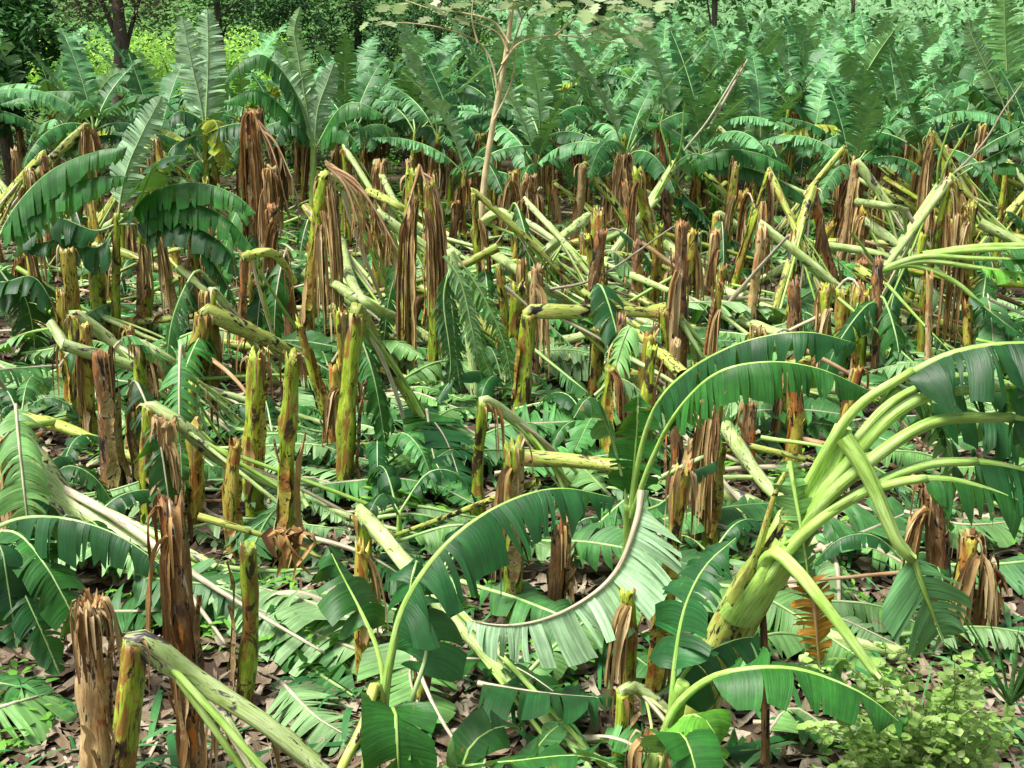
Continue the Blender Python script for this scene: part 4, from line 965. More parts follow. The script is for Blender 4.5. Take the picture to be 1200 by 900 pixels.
lying('rolled leaf on the ground below the smooth green stump', [(480, 600, .2), (430, 560, .25), (360, 545, .2)], W=.8, tear=.3)
lying('pale leaf sheet left of the stout green stump', [(300, 560, .3), (360, 560, .25), (420, 575, .2)], W=.7, tear=.2)
lying('pale leaf lying between leaning orange stump and the tall stems', [(200, 375, .2), (260, 378, .25), (330, 388, .2)], W=.9, tear=.3)
lying('leaf draped dark and smooth beside the snapped brown stem', [(485, 470, .55), (520, 510, .5), (545, 580, .2)], W=.7, tear=.08, m='leaf_d', roll=.2)
lying('wide dark leaf hanging from the end of the snapped brown stem', [(500, 480, .6), (510, 540, .4), (535, 570, .3)], W=.6, tear=.05, m='leaf', roll=.1)
lying('folded leaf at the bottom right behind the pale shrub', [(900, 860, .15), (930, 830, .3), (990, 870, .2)], W=.8, tear=.3, m='leaf')
lying('long pale leaf with stalk crossing under the leaning plant', [(860, 690, .3), (960, 715, .3), (1060, 760, .2)], W=.4, tear=.7, m='leaf_w')
lying('pale strips of leaf on the ground right of the leaning brown stump', [(810, 720, .25), (850, 680, .3), (900, 650, .25)], W=.6, tear=.4)
lying('leaf fallen on the ground behind the bottom right ragged stump', [(1060, 600, .3), (1130, 615, .3), (1200, 610, .25)], W=.7, tear=.5, m='leaf')

# logs lying on their own
def logthing(label, pts, r=.08, mat='log_y', crown=0, cat='fallen stem', **kw):
    P_ = [g(x, y, z) for x, y, z in pts]; b = P_[0].copy(); b.z = ter(b.x, b.y)
    o = root('fallen_banana_stem', b, label, cat, 'banana stems lying across the clearing')
    wtube(o, P_, lambda t: r * (1 - .3 * t), mat, 'pseudostem', ridge=.14, wob=.12)
    SEED[0] += 1
    if crown:
        d = (P_[-1] - P_[-2]).normalized(); crown_on_ground(o, P_[-1], Vector((d.x, d.y, 0)).normalized(), crown, SEED[0], r=r * .5)
    localise(o)
logthing('short level log with black patches right of the smooth green stump', [(608, 536, .6), (670, 540, .6), (732, 548, .58)], .085)
logthing('long pale stem crossing behind the tan hanging leaves', [(440, 190, 1.7), (470, 245, 1.2), (540, 300, .5)], .07, 'log', 2)
logthing('green stem crossing right of the sapling toward the right', [(555, 238, 1.2), (620, 262, .9), (690, 312, .3)], .07, 'log', 3)
logthing('brown and green stem lying across below the level stem', [(800, 440, .8), (760, 400, 1.0), (735, 388, 1.1)], .08)
logthing('pale green stem lying right of the twin green stumps', [(1030, 350, .6), (1080, 390, .3), (1130, 420, .15)], .08, 'log', 2)
logthing('green stem lying across the right side behind the level stem', [(930, 285, .9), (1000, 292, .8), (1080, 310, .6)], .08, 'log', 3)
logthing('spotted stem lying level far right under the fruit bunch', [(1090, 258, 1.1), (1150, 270, .9), (1215, 282, .8)], .09, 'log_y', 0)
logthing('smooth green stem reaching the right edge beside the big lime stalks', [(1080, 300, 1.5), (1150, 290, 1.6), (1230, 288, 1.6)], .07, 'petiole')
logthing('pale stem falling right from the left edge toward the rusty stump', [(-20, 500, .5), (40, 498, .4), (85, 490, .25)], .045, 'petiole', 0)
logthing('thick pale stem leaning right below the left edge shaggy stumps', [(45, 555, .85), (85, 590, .6), (150, 632, .4), (195, 655, .3)], .1, 'log', 3)
logthing('dark wet stem lying behind the snapped pair far left', [(40, 382, .35), (80, 388, .3), (130, 398, .2)], .06, 'stem_o', 0)
logthing('green stems lying on the ground behind the yellow stump', [(850, 500, .5), (890, 560, .3), (930, 600, .2)], .08, 'log', 2)
logthing('pale green stem at the right lying under the lime stalks', [(830, 570, .4), (900, 600, .3), (960, 640, .2)], .08, 'log', 2)
logthing('grey green stem beneath the orange leaf tip at the bottom right', [(905, 700, .3), (970, 745, .25), (1060, 765, .2)], .07, 'log', 0)
logthing('green stem lying under the pale leaf in front of the twin green stumps', [(890, 440, .5), (960, 420, .4), (1040, 415, .3)], .07, 'log_y', 2)

rr = random.Random(606); k_ = 0
stp0 = [o.location.copy() for o in bpy.data.objects if o.type == 'EMPTY' and ('stump' in o.name or 'snapped' in o.name)]
for i in range(400):
    if k_ >= 70: break
    y = rr.uniform(262, 600) if rr.random() < .35 else rr.uniform(262, 430); x = rr.uniform(-20, 1190)
    if y > 430 and 380 < x < 620: continue
    if y > 470 and x > 820: continue
    p = gg(x, y); k_ += 1
    a = rr.uniform(-1.0, .25) + (PI + .5 if rr.random() < .18 else 0); L = rr.uniform(1.5, 2.8); up = rr.choice([.2, .5, .9, 1.1, 1.3]) * rr.uniform(.8, 1.1)
    if up > .4:
        near_ = [q for q in stp0 if (q - p).length < 1.6]
        if near_: p = min(near_, key=lambda q: (q - p).length) + Vector((0, -.14, 0))
        else: up = .15
    s0_ = p + Vector((0, 0, up)) - Vector((math.cos(a), math.sin(a), 0)) * .15; e = p + Vector((math.cos(a), math.sin(a), 0)) * L; e.z = ter(e.x, e.y) + rr.choice([.1, .1, .4])
    o = root('fallen_banana_stem', p, near(s0_.lerp(e, .3), rr.choice(['long propped green stem', 'fallen pale stem', 'snapped stem lying aslant']), 9), 'fallen stem', 'banana stems lying across the clearing')
    mid = s0_.lerp(e, rr.uniform(.35, .6)) + Vector((rr.uniform(-.12, .12), rr.uniform(-.12, .12), rr.uniform(-.14, .16)))
    rb = rr.uniform(.035, .078)
    wtube(o, [s0_, mid, e], lambda t, rb=rb: rb * (1.15 - .65 * t), rr.choice(['log', 'log', 'log', 'log_y', 'log_y', 'stem_g']), 'pseudostem', ridge=.22, n=12, wob=.2)
    d = (e - s0_); d.z = 0; crown_on_ground(o, e, d.normalized(), rr.choice([1, 2, 3]), 9000 + i, r=rb * .5, Lr=(.9, 1.7))
    for q in range(rr.choice([0, 1, 2])):
        c_ = s0_.lerp(e, rr.uniform(0, .7)); hang(o, c_, min(.7, max(.12, c_.z * .8)), 9500 + i * 3 + q, rr.choice(['dry', 'dry_o']), w=.07, nr=5)
    localise(o)
rr = random.Random(1717); k_ = 0
for i in range(300):
    q = rr.choice(stp0)
    if q.y < 10.5 or q.y > 25 or k_ >= 52: continue
    k_ += 1
    hgt = rr.uniform(.7, 1.5); a = rr.uniform(-2.6, .3); L = rr.uniform(.5, 1.1); u = Vector((math.cos(a), math.sin(a), 0))
    b0 = q + Vector((0, 0, hgt)) - u * .15
    pts = [b0, b0 + u * L * .3 + Vector((0, 0, .18)), b0 + u * L * .8 + Vector((0, 0, -.25 * hgt)), b0 + u * L * 1.05 + Vector((0, 0, -.8 * hgt))]
    mt = rr.choice(['leaf', 'leaf_d', 'leaf_w', 'leaf'])
    o = root('banana_leaf', q, near(b0, {'leaf': 'green', 'leaf_d': 'dark', 'leaf_w': 'pale'}[mt] + ' torn leaf drooping over broken stump', 9), 'leaf', 'torn leaves drooping over the broken stumps')
    leafobj(o, pts, mt, rr.choice(['midrib', 'midrib_p']), name='blade', s0=rr.uniform(.1, .3), W=rr.uniform(.42, .62), tear=rr.uniform(.4, .95), droop=rr.uniform(.8, 1.8), fold=-.2, seed=12000 + i, floor=q.z + .03, rib=.013, roll=rr.choice([0, 0, .5, PI]), step=.05, K=4)
    localise(o)
# leaf stalks strewn and leaning everywhere, and small suckers
rr = random.Random(4321)
stp = [o.location.copy() for o in bpy.data.objects if o.type == 'EMPTY' and ('stump' in o.name or 'snapped' in o.name)]
for i in range(150):
    q = rr.choice(stp)
    if q.y < 9 or (q.y < 11 and rr.random() < .5): continue
    L = rr.uniform(1.0, 2.3); a = rr.uniform(-.9, .5) + (PI if rr.random() < .25 else 0); up = rr.choice([0, .15, .5, .9, 1.3]) * rr.uniform(.6, 1)
    s0_ = q + Vector((rr.uniform(-.15, .15), -.16, up + .06)); e = s0_ + Vector((math.cos(a), math.sin(a), 0)) * L; e.z = ter(e.x, e.y) + .05
    kinds = rr.random(); o = root('leaf_stalk', q, near(s0_, rr.choice(['bare pale leaf stalk leaning', 'fallen leaf stalk', 'broken leaf stalk slanting']), 8), 'leaf stalk', 'broken leaf stalks between the stumps')
    mid = s0_.lerp(e, .5) + Vector((0, 0, rr.uniform(-.05, .18)))
    if kinds < .45:
        leafobj(o, [s0_, mid, e], rr.choice(['leaf', 'leaf_d', 'leaf_w', 'leaf_w']), rr.choice(['midrib', 'midrib_p', 'petiole']), name='blade', s0=rr.uniform(.3, .5), W=rr.uniform(.3, .5), tear=.8, droop=rr.uniform(.5, 1.5), fold=rr.uniform(-.4, .4), seed=i + 7000, floor=ter(e.x, e.y) + .03, rib=.016, roll=rr.choice([0, 0, PI]), step=.06, K=3)
    else:
        wtube(o, [s0_, mid, e], lambda t, R_=rr.uniform(.014, .032): R_ * (1.2 - .6 * t), rr.choice(['petiole', 'log', 'midrib_p', 'dry_rib', 'dry_rib', 'log_y']), 'stalk', n=7)
    localise(o)
for i in range(32):
    y = rr.uniform(330, 700); x = rr.uniform(0, 1200)
    p = gg(x, y)
    if min((p - q).length for q in stp) < .3: continue
    h = rr.uniform(.12, .4)
    o = root('banana_sucker', p, near(p, rr.choice(['small green banana sucker', 'low young banana shoot']), 8), 'banana sucker', 'young banana suckers among the stumps')
    wtube(o, [p, p + Vector((.01, 0, h))], lambda t: .03 * (1.2 - .5 * t), 'petiole', 'pseudostem', n=7)
    a0 = rr.uniform(0, 6)
    for k in range(rr.randint(3, 5)):
        a = a0 + 2.3 * k; u = Vector((math.cos(a), math.sin(a), 0)); L = rr.uniform(.5, 1.1); el = rr.uniform(.5, 1.2)
        t0 = p + Vector((0, 0, h - .03))
        leafobj(o, [t0, t0 + u * L * .35 + Vector((0, 0, L * .4 * el)), t0 + u * L * .7 + Vector((0, 0, L * .35 * el)), t0 + u * L * .95 + Vector((0, 0, L * (.1 * el - .1)))], rr.choice(['leaf', 'leaf_d', 'leaf_d', 'leaf_w']), 'midrib', s0=.2, W=L * .36, tear=rr.uniform(.3, 1), droop=1.0, fold=0, seed=i * 9 + k, rib=.009, step=.05, K=3, floor=p.z + .03)
    localise(o)

# sticks
def stick(label, pts, r=.012, mat='stick', cat='stick'):
    P_ = pts; b = P_[0].copy(); mb = MB(); SEED[0] += 1
    tube(mb, [p - b for p in P_], lambda t: r * (1.2 - .6 * t), n=6, step=.08, seed=SEED[0], wob=.2)
    o = mb.build('dead_stick', M[mat]); o.location = b; tag(o, label, cat, 'dead sticks and stalks')
Yg = gg(283, 830).y
stick('yellow stalk lying across the top of the green stump bottom left', [at(232, 605, Yg - .1), at(290, 622, Yg - .1), at(345, 640, Yg), at(382, 657, Yg)], .022, 'log_y')
stick('long bare grey pole leaning right through the middle of the clearing', [g(840, 372, .4), g(880, 325, 1.1), g(925, 275, 1.9)], .03)
stick('thin pale dead stalk standing up from the leaning pair of stems', [at(815, 180, 27), at(845, 125, 27), at(876, 70, 27)], .035, 'midrib_p')
stick('dark thin stick crossing left of the leaning stem pair', [g(640, 340, .8), g(700, 325, 1.0), g(790, 265, 1.8)], .02)
stick('tan stalk lying left below the green fruit bunch', [g(400, 600, .1), g(450, 596, .25), g(510, 560, .3)], .012)
stick('beige bare leaf stalk lying right of the bottom left fallen stem', [g(225, 700, .35), g(265, 755, .25)], .02, 'midrib_p')
stick('long beige bare stalk crossing behind the tall rusty stump', [g(200, 655, .5), g(270, 700, .45), g(380, 765, .3)], .02, 'midrib_p')
stick('rusty upright stalk beside the young plant bottom right', [gg(896, 940), at(897, 800, 7.0), at(893, 690, 7.05)], .03, 'stem_o')
stick('tan bare stalk sloping behind the young plant bottom middle', [g(480, 760, .6), g(510, 830, .4), g(540, 880, .2)], .016, 'midrib_p')
# brown leaf lying over the stump
b0 = at(340, 625, Yg - .1)
mb = MB()
for i in range(15):
    r_ = random.Random(i + 60); s = Vector((r_.uniform(-.12, .12), r_.uniform(-.05, .05), .02))
    ribbon(mb, [s, s + Vector((r_.uniform(-.1, .1), -.05, -.03)), s + Vector((r_.uniform(-.12, .18), -.08, -r_.uniform(.10, .34)))], r_.uniform(.03, .09), seed=i, cup=.4)
o = mb.build('dead_leaf', M['dry_o']); o.location = b0; tag(o, 'dark brown crumpled dead leaf draped over the stalk on the green stump', 'dead leaf')

# banana bunches
def bunch(label, p, tilt, scale=1.0, hands=5):
    o = root('banana_bunch', p, label, 'fruit bunch'); rr = random.Random(int(p.x * 100))
    mb = MB(); tube(mb, [p + Vector((0, 0, .1)) * scale, p + tilt * .45 * scale], .025, n=8, step=.08); mb.build('fruit_stalk', M['petiole'], o)
    ax = tilt.normalized(); b = ax.cross(Vector((.2, 1, .1))).normalized(); nn = b.cross(ax)
    for h in range(hands):
        mb = MB()
        c = p + ax * ((.04 + .085 * h) * scale)
        for k in range(9):
            a = 2 * PI * k / 9 + h * .6; o_ = b * math.cos(a) + nn * math.sin(a)
            tube(mb, [c + o_ * .02, c + o_ * .09 * scale - ax * .01, c + o_ * .12 * scale - ax * .07 * scale, c + o_ * .115 * scale - ax * .14 * scale], lambda t: .019 * scale * (1 - .75 * max(0, abs(t - .5) * 2) ** 3), n=6, step=.03, seed=k)
        mb.build('banana_hand', M['fruit'], o)
    localise(o)
bunch('green banana bunch lying on soil left of the smooth green stump', g(440, 580, .25), Vector((.9, -.2, -.15)), 1.2, 5)
bunch('green banana bunch hanging under a leaf near the right edge', at(1147, 225, 25.5), Vector((0, 0, -1)), 1.5, 6)
bunch('pale green fruit bunch hanging beside the mossy log upper middle', at(645, 312, 21.5), Vector((.1, 0, -1)), 1.3, 5)
bunch('green fruit bunch half hidden behind the long drooping leaf', at(828, 215, 26), Vector((.1, 0, -1)), 1.5, 5)
b0 = at(1147, 238, 25.3)
P = root('banana_leaf', b0, 'rounded pale leaf hanging in front of the fruit bunch near right edge', 'leaf')
leafobj(P, [at(1148, 195, 25.3), at(1148, 215, 25.2), at(1147, 242, 25.2)], 'leaf_w', 'midrib', name='blade', s0=.0, W=.55, tear=0, droop=0, fold=.1, side=Vector((1, 0, 0)), seed=77, rib=.01, sweep=0)
localise(P)

# ------------------------------------------------------------------ random leaves lying in the clearing (shared meshes)
libs = []
for i in range(10):
    r_ = random.Random(500 + i); L = r_.uniform(1.2, 2.0); bw = r_.uniform(-.35, .35)
    a, b = leafgeo([Vector((0, 0, .12)), Vector((L * .35, bw * .4, .12 + r_.uniform(0, .18))), Vector((L * .7, bw, .12 + r_.uniform(0, .15))), Vector((L, bw * 1.3, .06))],
                   s0=r_.uniform(.05, .25), W=r_.uniform(.4, .62), tear=r_.choice([.3, .6, .9, 1]), strip=(.02, .08), droop=r_.uniform(.1, .7), fold=r_.uniform(-.2, .5), sweep=r_.uniform(.1, .5),
                   seed=600 + i, floor=.03, rib=.013, roll=r_.uniform(-.4, .4) + (PI if i % 3 else 0), K=4, step=.05)
    e = empty('proto', (0, 0, 0)); mt = ['leaf_w', 'leaf', 'leaf_w', 'leaf_w', 'leaf', 'leaf_d'][i % 6]
    o = a.build('blade', M[mt], e); b.build('midrib', M['midrib_p' if mt == 'leaf_w' and i % 2 else 'midrib'], o)
    libs.append((e, 'pale underside up' if i % 3 and mt == 'leaf_w' else 'green side up', a, mt))
rr = random.Random(909); n = 0
keep = []
for i in range(900):
    y = rr.uniform(300, 880) if rr.random() < .5 else rr.uniform(270, 520); x = rr.uniform(-20, 1220)
    if n > 175: break
    if 700 < y < 820 and 560 < x < 760: continue
    if 560 < y < 680 and 1000 < x < 1080: continue
    if y > 740 and x < 260 and rr.random() < .7: continue
    if y > 800 and x < 240: continue
    if 470 < y < 620 and 400 < x < 540 and rr.random() < .8: continue
    p = gg(x, y); n += 1
    e, sd, _, mt = rr.choice(libs)
    c = copytree(e); c.name = 'fallen_leaf'
    c.location = (p.x, p.y, p.z + rr.uniform(0, .22)); c.rotation_euler = (rr.uniform(-.18, .18), rr.uniform(-.16, .10), rr.uniform(-1.1, .6) if rr.random() < .7 else rr.uniform(0, 6.28))
    s = rr.uniform(.9, 1.35); c.scale = (s, s, s)
    cc = 'pale' if mt == 'leaf_w' else ('dark' if mt == 'leaf_d' else 'green')
    tag(c, near(p, rr.choice([f'torn {cc} leaf lying flat', f'fallen {cc} leaf', f'shredded {cc} leaf lying'])), 'leaf', 'fallen banana leaves')
for e, *_ in libs:
    for ch in list(e.children_recursive): bpy.data.objects.remove(ch)
    bpy.data.objects.remove(e)

# ------------------------------------------------------------------ standing rows
protoL = {'up': [], 'arch': [], 'droop': []}
def protoleaf(kind, i):
    r_ = random.Random(hash_(kind) + i)
    L = r_.uniform(1.9, 2.6)
    if kind == 'up': e0, e1 = r_.uniform(1.12, 1.45), r_.uniform(.3, 1.3)
    elif kind == 'arch': e0, e1 = r_.uniform(.9, 1.25), r_.uniform(-.9, 0)
    else: e0, e1 = r_.uniform(.5, .8), r_.uniform(-1.3, -.8)
    p = Vector((0, 0, 0)); pts = [p.copy()]; n = 8; bend = r_.uniform(-.12, .12)
    for k in range(n):
        t = (k + .5) / n; e = e0 + (e1 - e0) * t ** .9
        p = p + Vector((math.cos(e), bend * t, math.sin(e))) * (L / n); pts.append(p.copy())
    kw = dict(up=dict(droop=.3, fold=.3, sweep=.5, tear=.8), arch=dict(droop=1.0, fold=-.05, sweep=.3, tear=.85), droop=dict(droop=1.2, fold=-.2, sweep=.15, tear=.75))[kind]
    return leafgeo(pts, s0=.2, W=r_.uniform(.56, .76), seed=i + 40, step=.08, K=3, rib=.016, ribn=4, strip=(.03, .075), side=Vector((0, -1, 0)), chaos=.6, **kw)
def hash_(s): return sum(ord(c) * 7 ** i for i, c in enumerate(s)) % 9973
for kd, m_ in (('up', 5), ('arch', 6), ('droop', 5)):
    for i in range(m_):
        a, b = protoleaf(kd, i)
        o = a.build('leaf', M['leaf_bw' if i % 2 else 'leaf_b']); r_ = b.build('midrib', M['midrib'], o)
        protoL[kd].append((o, a, b))
rr = random.Random(31)
stems = []
for i in range(5):
    mb = MB(); tube(mb, [Vector((0, 0, -.05)), Vector((rr.uniform(-.05, .05), rr.uniform(-.05, .05), .55)), Vector((0, 0, 1))], lambda t: .10 - .045 * t, n=10, step=.08, seed=i, ridge=.1, wob=.1)
    stems.append((mb.build('pseudostem', M[['stem_y', 'stem_g', 'stem_g', 'stem_o', 'stem_g'][i]]), mb))
hangs_ = []
for i in range(5):
    o = hang(None, Vector((0, 0, 0)), 1.0, 3000 + i, mat='dry' if i % 2 else 'dry_o', w=.16, nr=6); hangs_.append(o)
def leaf_spec(rr):
    k = rr.randint(7, 8); a0 = rr.uniform(0, 6.28); out = []
    for i in range(k):
        kd = 'up' if i < 3 else ('arch' if i < k - 2 else 'droop')
        if i == 1 and rr.random() < .4: kd = 'arch'
        out.append((kd, rr.randrange(len(protoL[kd])), a0 + i * 2.4 + rr.uniform(-.3, .3), rr.uniform(.82, 1.12), rr.uniform(-.06, .06)))
    return out
wholes = []
def whole_plant(seed):
    rr = random.Random(seed); mb = MB(); h = rr.uniform(1.5, 2.0)
    def add(src, rz, sc__, off):
        b = len(mb.v); c, s = math.cos(rz), math.sin(rz)
        mb.v.extend([((x * c - y * s) * sc__ + off[0], (x * s + y * c) * sc__ + off[1], z * sc__ + off[2]) for x, y, z in src.v])
        mb.t.extend(src.t); mb.f.extend([tuple(i + b for i in f) for f in src.f]); return len(src.f)
    st = MB(); tube(st, [Vector((0, 0, 0)), Vector((0, 0, h))], lambda t: .10 - .04 * t, n=6, step=.4, cap=False)
    nst = add(st, 0, 1, (0, 0, 0)); idx = [2] * nst
    for kd, i, a, s, _ in leaf_spec(rr):
        o, bl, rb = protoL[kd][i]
        z = h - .15
        k = add(bl, a, s, (0, 0, z)); idx += [0 if kd != 'up' else 1] * k
        k = add(rb, a, s, (0, 0, z)); idx += [3] * k
    me = bpy.data.meshes.new('banana_plant'); me.from_pydata(mb.v, [], mb.f)
    at_ = me.attributes.new('tc', 'FLOAT_VECTOR', 'POINT'); at_.data.foreach_set('vector', np.array(mb.t, dtype=np.float32).ravel())
    for m_ in ('leaf_b', 'leaf_bw', 'stem_g', 'midrib'): me.materials.append(M[m_])
    me.polygons.foreach_set('material_index', idx); me.polygons.foreach_set('use_smooth', [True] * len(idx)); me.update()
    return me
wholes = [whole_plant(800 + i) for i in range(6)]
def standing(p, lab, rr, h=None, grp='standing banana plants behind the clearing', nh=None):
    h = h or rr.uniform(1.35, 2.1)
    o = root('banana_plant', p, lab, 'banana plant', grp); o.rotation_euler = (rr.uniform(-.06, .06), rr.uniform(-.02, .12), 0)
    s = rr.choice(stems)[0].copy(); col.objects.link(s); s.parent = o; s.scale = (1, 1, h)
    for kd, i, a, sc__, tl in leaf_spec(rr):
        l = copytree(protoL[kd][i][0], o); l.location = (0, 0, h - .12); l.rotation_euler = (tl, tl, a); l.scale = (sc__,) * 3
        q = rr.random()
        if q < .04 and kd != 'up':
            l.material_slots[0].link = 'OBJECT'; l.material_slots[0].material = M['leaf_y'] if rr.random() < .5 else M['leaf_l']
    for k in range(rr.randint(1, 4) if nh is None else nh):
        d = rr.choice(hangs_).copy(); col.objects.link(d); d.parent = o; d.location = (rr.uniform(-.08, .08), -.09, h * rr.uniform(.75, 1)); d.scale = (1, 1, h * rr.uniform(.4, .8)); d.rotation_euler = (0, 0, rr.uniform(-1.5, 1.5))
    return o
rr = random.Random(2024); nf = 0; nb = 0
Y = 25.2; row = 0
while Y < 62:
    x = -(Y * .42 + 1.5) + rr.uniform(0, 1)
    while x < Y * .42 + 1.5:
        px_ = pxof(Vector((x, Y, 1.5)))[0]
        p = Vector((x + rr.uniform(-.35, .35), Y + rr.uniform(-.6, .6), 0)); p.z = ter(p.x, p.y)
        step = rr.uniform(1.3, 2.1) if Y < 36 else rr.uniform(1.8, 2.5)
        x += step
        if Y > 33 and px_ < 420: continue
        if row == 0 and px_ < 460: continue
        if row == 0 and rr.random() < .3: continue
        if Y < 34 and px_ < 300 and rr.random() < .35: continue
        if row < 6:
            lab = near(Vector((p.x, p.y, 2.2)), ['front row banana plant', 'second row banana plant', 'third row banana plant', 'fourth row banana plant', 'fifth row banana plant', 'sixth row banana plant'][row], 5)
            standing(p, lab, rr, h=rr.uniform(1.35, 2.15) * (1 + .02 * row)); nf += 1
        elif nb + nf < 292:
            o = bpy.data.objects.new('banana_plant', rr.choice(wholes)); col.objects.link(o); o.location = p; o.rotation_euler = (rr.uniform(-.05, .05), rr.uniform(-.03, .1), rr.uniform(0, 6.28))
            s = rr.uniform(.9, 1.15); o.scale = (s, s, s)
            tag(o, 'banana plant deep in the plantation, only leaf tips showing above the front rows', 'banana plant', 'banana plants deep in the standing plantation'); nb += 1
    Y += 1.75 if Y < 36 else 2.3; row += 1
print('standing', nf, nb)
for kd in protoL:
    for o, a, b in protoL[kd]:
        for ch in list(o.children): bpy.data.objects.remove(ch)
        bpy.data.objects.remove(o)
for o, _ in stems: bpy.data.objects.remove(o)
for o in hangs_: bpy.data.objects.remove(o)
# far plantation: one mass
mb = MB(); rr = random.Random(8)
for i in range(22000):
    y = 58 + 150 * rr.random() ** 1.4; x = rr.uniform(-.12, 1) * (y * .43)
    z = rr.uniform(.6, 3.5); a = rr.uniform(0, 6.28); l = rr.uniform(1.0, 2.0); w = rr.uniform(.10, .20); e = rr.uniform(-.3, 1.4); u = rr.random() * 100
    d = Vector((math.cos(a) * math.cos(e), math.sin(a) * math.cos(e), math.sin(e))); sd = Vector((-math.sin(a), math.cos(a), 0))
    p = Vector((x, y, z)); rows = []; tcs = []
    for t, ww in ((0, .3), (.35, 1), (.7, .9), (1, .1)):
        c = p + d * l * t + Vector((0, 0, -.5 * l * t * t))
        rows.append([c - sd * w * ww, c + Vector((0, 0, .08)), c + sd * w * ww]); tcs.append([(t * l, -w, u), (t * l, 0, u), (t * l, w, u)])
    mb.grid(rows, tcs)
o = mb.build('far_plantation', M['leaf_b']); tag(o, 'far off banana plantation canopy merging into one green mass', 'plantation', kind='stuff')

# ------------------------------------------------------------------ trees and bushes
def tree(name, label, base, h, crown, nleaf, lsize, leafm, barkm='bark', tr=.16, limbs=7, seed=1, cat='tree', clumps=60, trunkpts=None, group=None):
    """crown: list of (centre offset, radii)"""
    rr = random.Random(seed); o = root(name, base, label, cat, group)
    mb = MB(); tp = trunkpts or [base - Vector((0, 0, .1)), base + Vector((rr.uniform(-.2, .2), 0, h * .4)), base + Vector((rr.uniform(-.3, .3), 0, h * .85))]
    tube(mb, tp, lambda t: tr * (1.25 - .8 * t), n=10, step=.15, seed=seed, ridge=.1, wob=.2); mb.build('trunk', M[barkm], o)
    cl = []
    for i in range(clumps):
        c, r_ = rr.choice(crown); v = Vector((rr.gauss(0, 1), rr.gauss(0, 1), rr.gauss(0, 1))).normalized() * rr.random() ** .4
        cl.append(base + Vector(c) + Vector((v.x * r_[0], v.y * r_[1], v.z * r_[2])))
    for i in range(limbs):
        q = rr.choice(cl); s = tp[0].lerp(tp[-1], rr.uniform(.45, .95)); mb = MB()
        tube(mb, [s, s.lerp(q, .5) + Vector((0, 0, .2)), q], lambda t: tr * .4 * (1 - .8 * t), n=6, step=.25, seed=i, wob=.2); mb.build('limb', M[barkm], o)
    mb = MB()
    for i in range(nleaf):
        c = rr.choice(cl); rad = .55
        p = c + Vector((rr.gauss(0, .5), rr.gauss(0, .5), rr.gauss(0, .38))) * rad * 1.2
        a = rr.uniform(0, 6.28); e = rr.uniform(-.9, .6); l = lsize * rr.uniform(.6, 1.3); w = l * rr.uniform(.35, .5); u = rr.random() * 100
        d = Vector((math.cos(a) * math.cos(e), math.sin(a) * math.cos(e), math.sin(e))); sd = d.cross(Vector((rr.uniform(-.5, .5), rr.uniform(-.5, .5), 1))).normalized()
        mb.grid([[p, p], [p + d * l * .45 - sd * w / 2, p + d * l * .45 + sd * w / 2], [p + d * l, p + d * l]], [[(0, 0, u)] * 2, [(.5, -w, u), (.5, w, u)], [(1, 0, u)] * 2])
    mb.build('crown', M[leafm], o)
    localise(o)
def tb(x, Y_): p = at(x, 200, Y_); p.z = ter(p.x, p.y); return p
tree('broadleaf_tree', 'dark glossy leafed tree in the top left corner', tb(15, 33), 6, [((0, 0, 4.2), (1.9, 1.4, 1.8)), ((-.3, -.4, 2.7), (1.5, 1.2, 1.0))], 9000, .27, 'tree_d', seed=3, clumps=46)
p = tb(150, 37)
tree('vine_covered_tree', 'vine hung tree with brown trunk between the corner tree and upright leaves', p, 7, [((0, 0, 5.2), (2.2, 1.2, 1.0)), ((1.0, 0, 4.6), (1.0, .8, .8)), ((-.8, 0, 4.5), (.7, .7, .7))], 7000, .11, 'tree_v', seed=4, tr=.24, clumps=50, limbs=12,
     trunkpts=[p, p + Vector((-.05, 0, 1.6)), p + Vector((.1, 0, 3.2)), p + Vector((.15, 0, 6))])
p = tb(268, 38)
tree('slim_tree', 'slim dark trunk tree behind the two upright leaves', p, 7, [((.6, 0, 5.0), (1.6, 1.0, 1.2)), ((1.8, 0, 4.0), (1.2, 1, 1.2))], 7000, .14, 'tree_d', seed=5, tr=.14, clumps=44,
     trunkpts=[p, p + Vector((0, 0, 2)), p + Vector((-.05, 0, 6.5))])
tree('broadleaf_tree', 'dense dark tree behind the tall feathery plant', tb(420, 40), 7, [((0, 0, 3.8), (2.4, 1.2, 1.9))], 9000, .15, 'tree_d', seed=6, clumps=60)
tree('broadleaf_tree', 'dark leafy tree left behind the pale sapling', tb(520, 42), 6.5, [((0, 0, 3.6), (1.9, 1.2, 1.7))], 7000, .15, 'tree_m', seed=7, clumps=52)
tree('broadleaf_tree', 'dark tree at the top edge right behind the sapling crown', tb(700, 50), 7, [((0, 0, 4.8), (3.2, 1.5, 1.0))], 7000, .17, 'tree_m', seed=8, clumps=60)
tree('broadleaf_tree', 'distant dark tree at the top edge above the standing rows', tb(830, 52), 7, [((0, 0, 5.2), (2.6, 1.5, .9))], 6000, .17, 'tree_d', seed=9, clumps=50)
tree('slim_tree', 'thin dark trunk rising at the far top right', tb(985, 62), 7, [((0, 0, 7), (1.2, 1.2, .8))], 1200, .17, 'tree_d', seed=10, clumps=14, tr=.12)
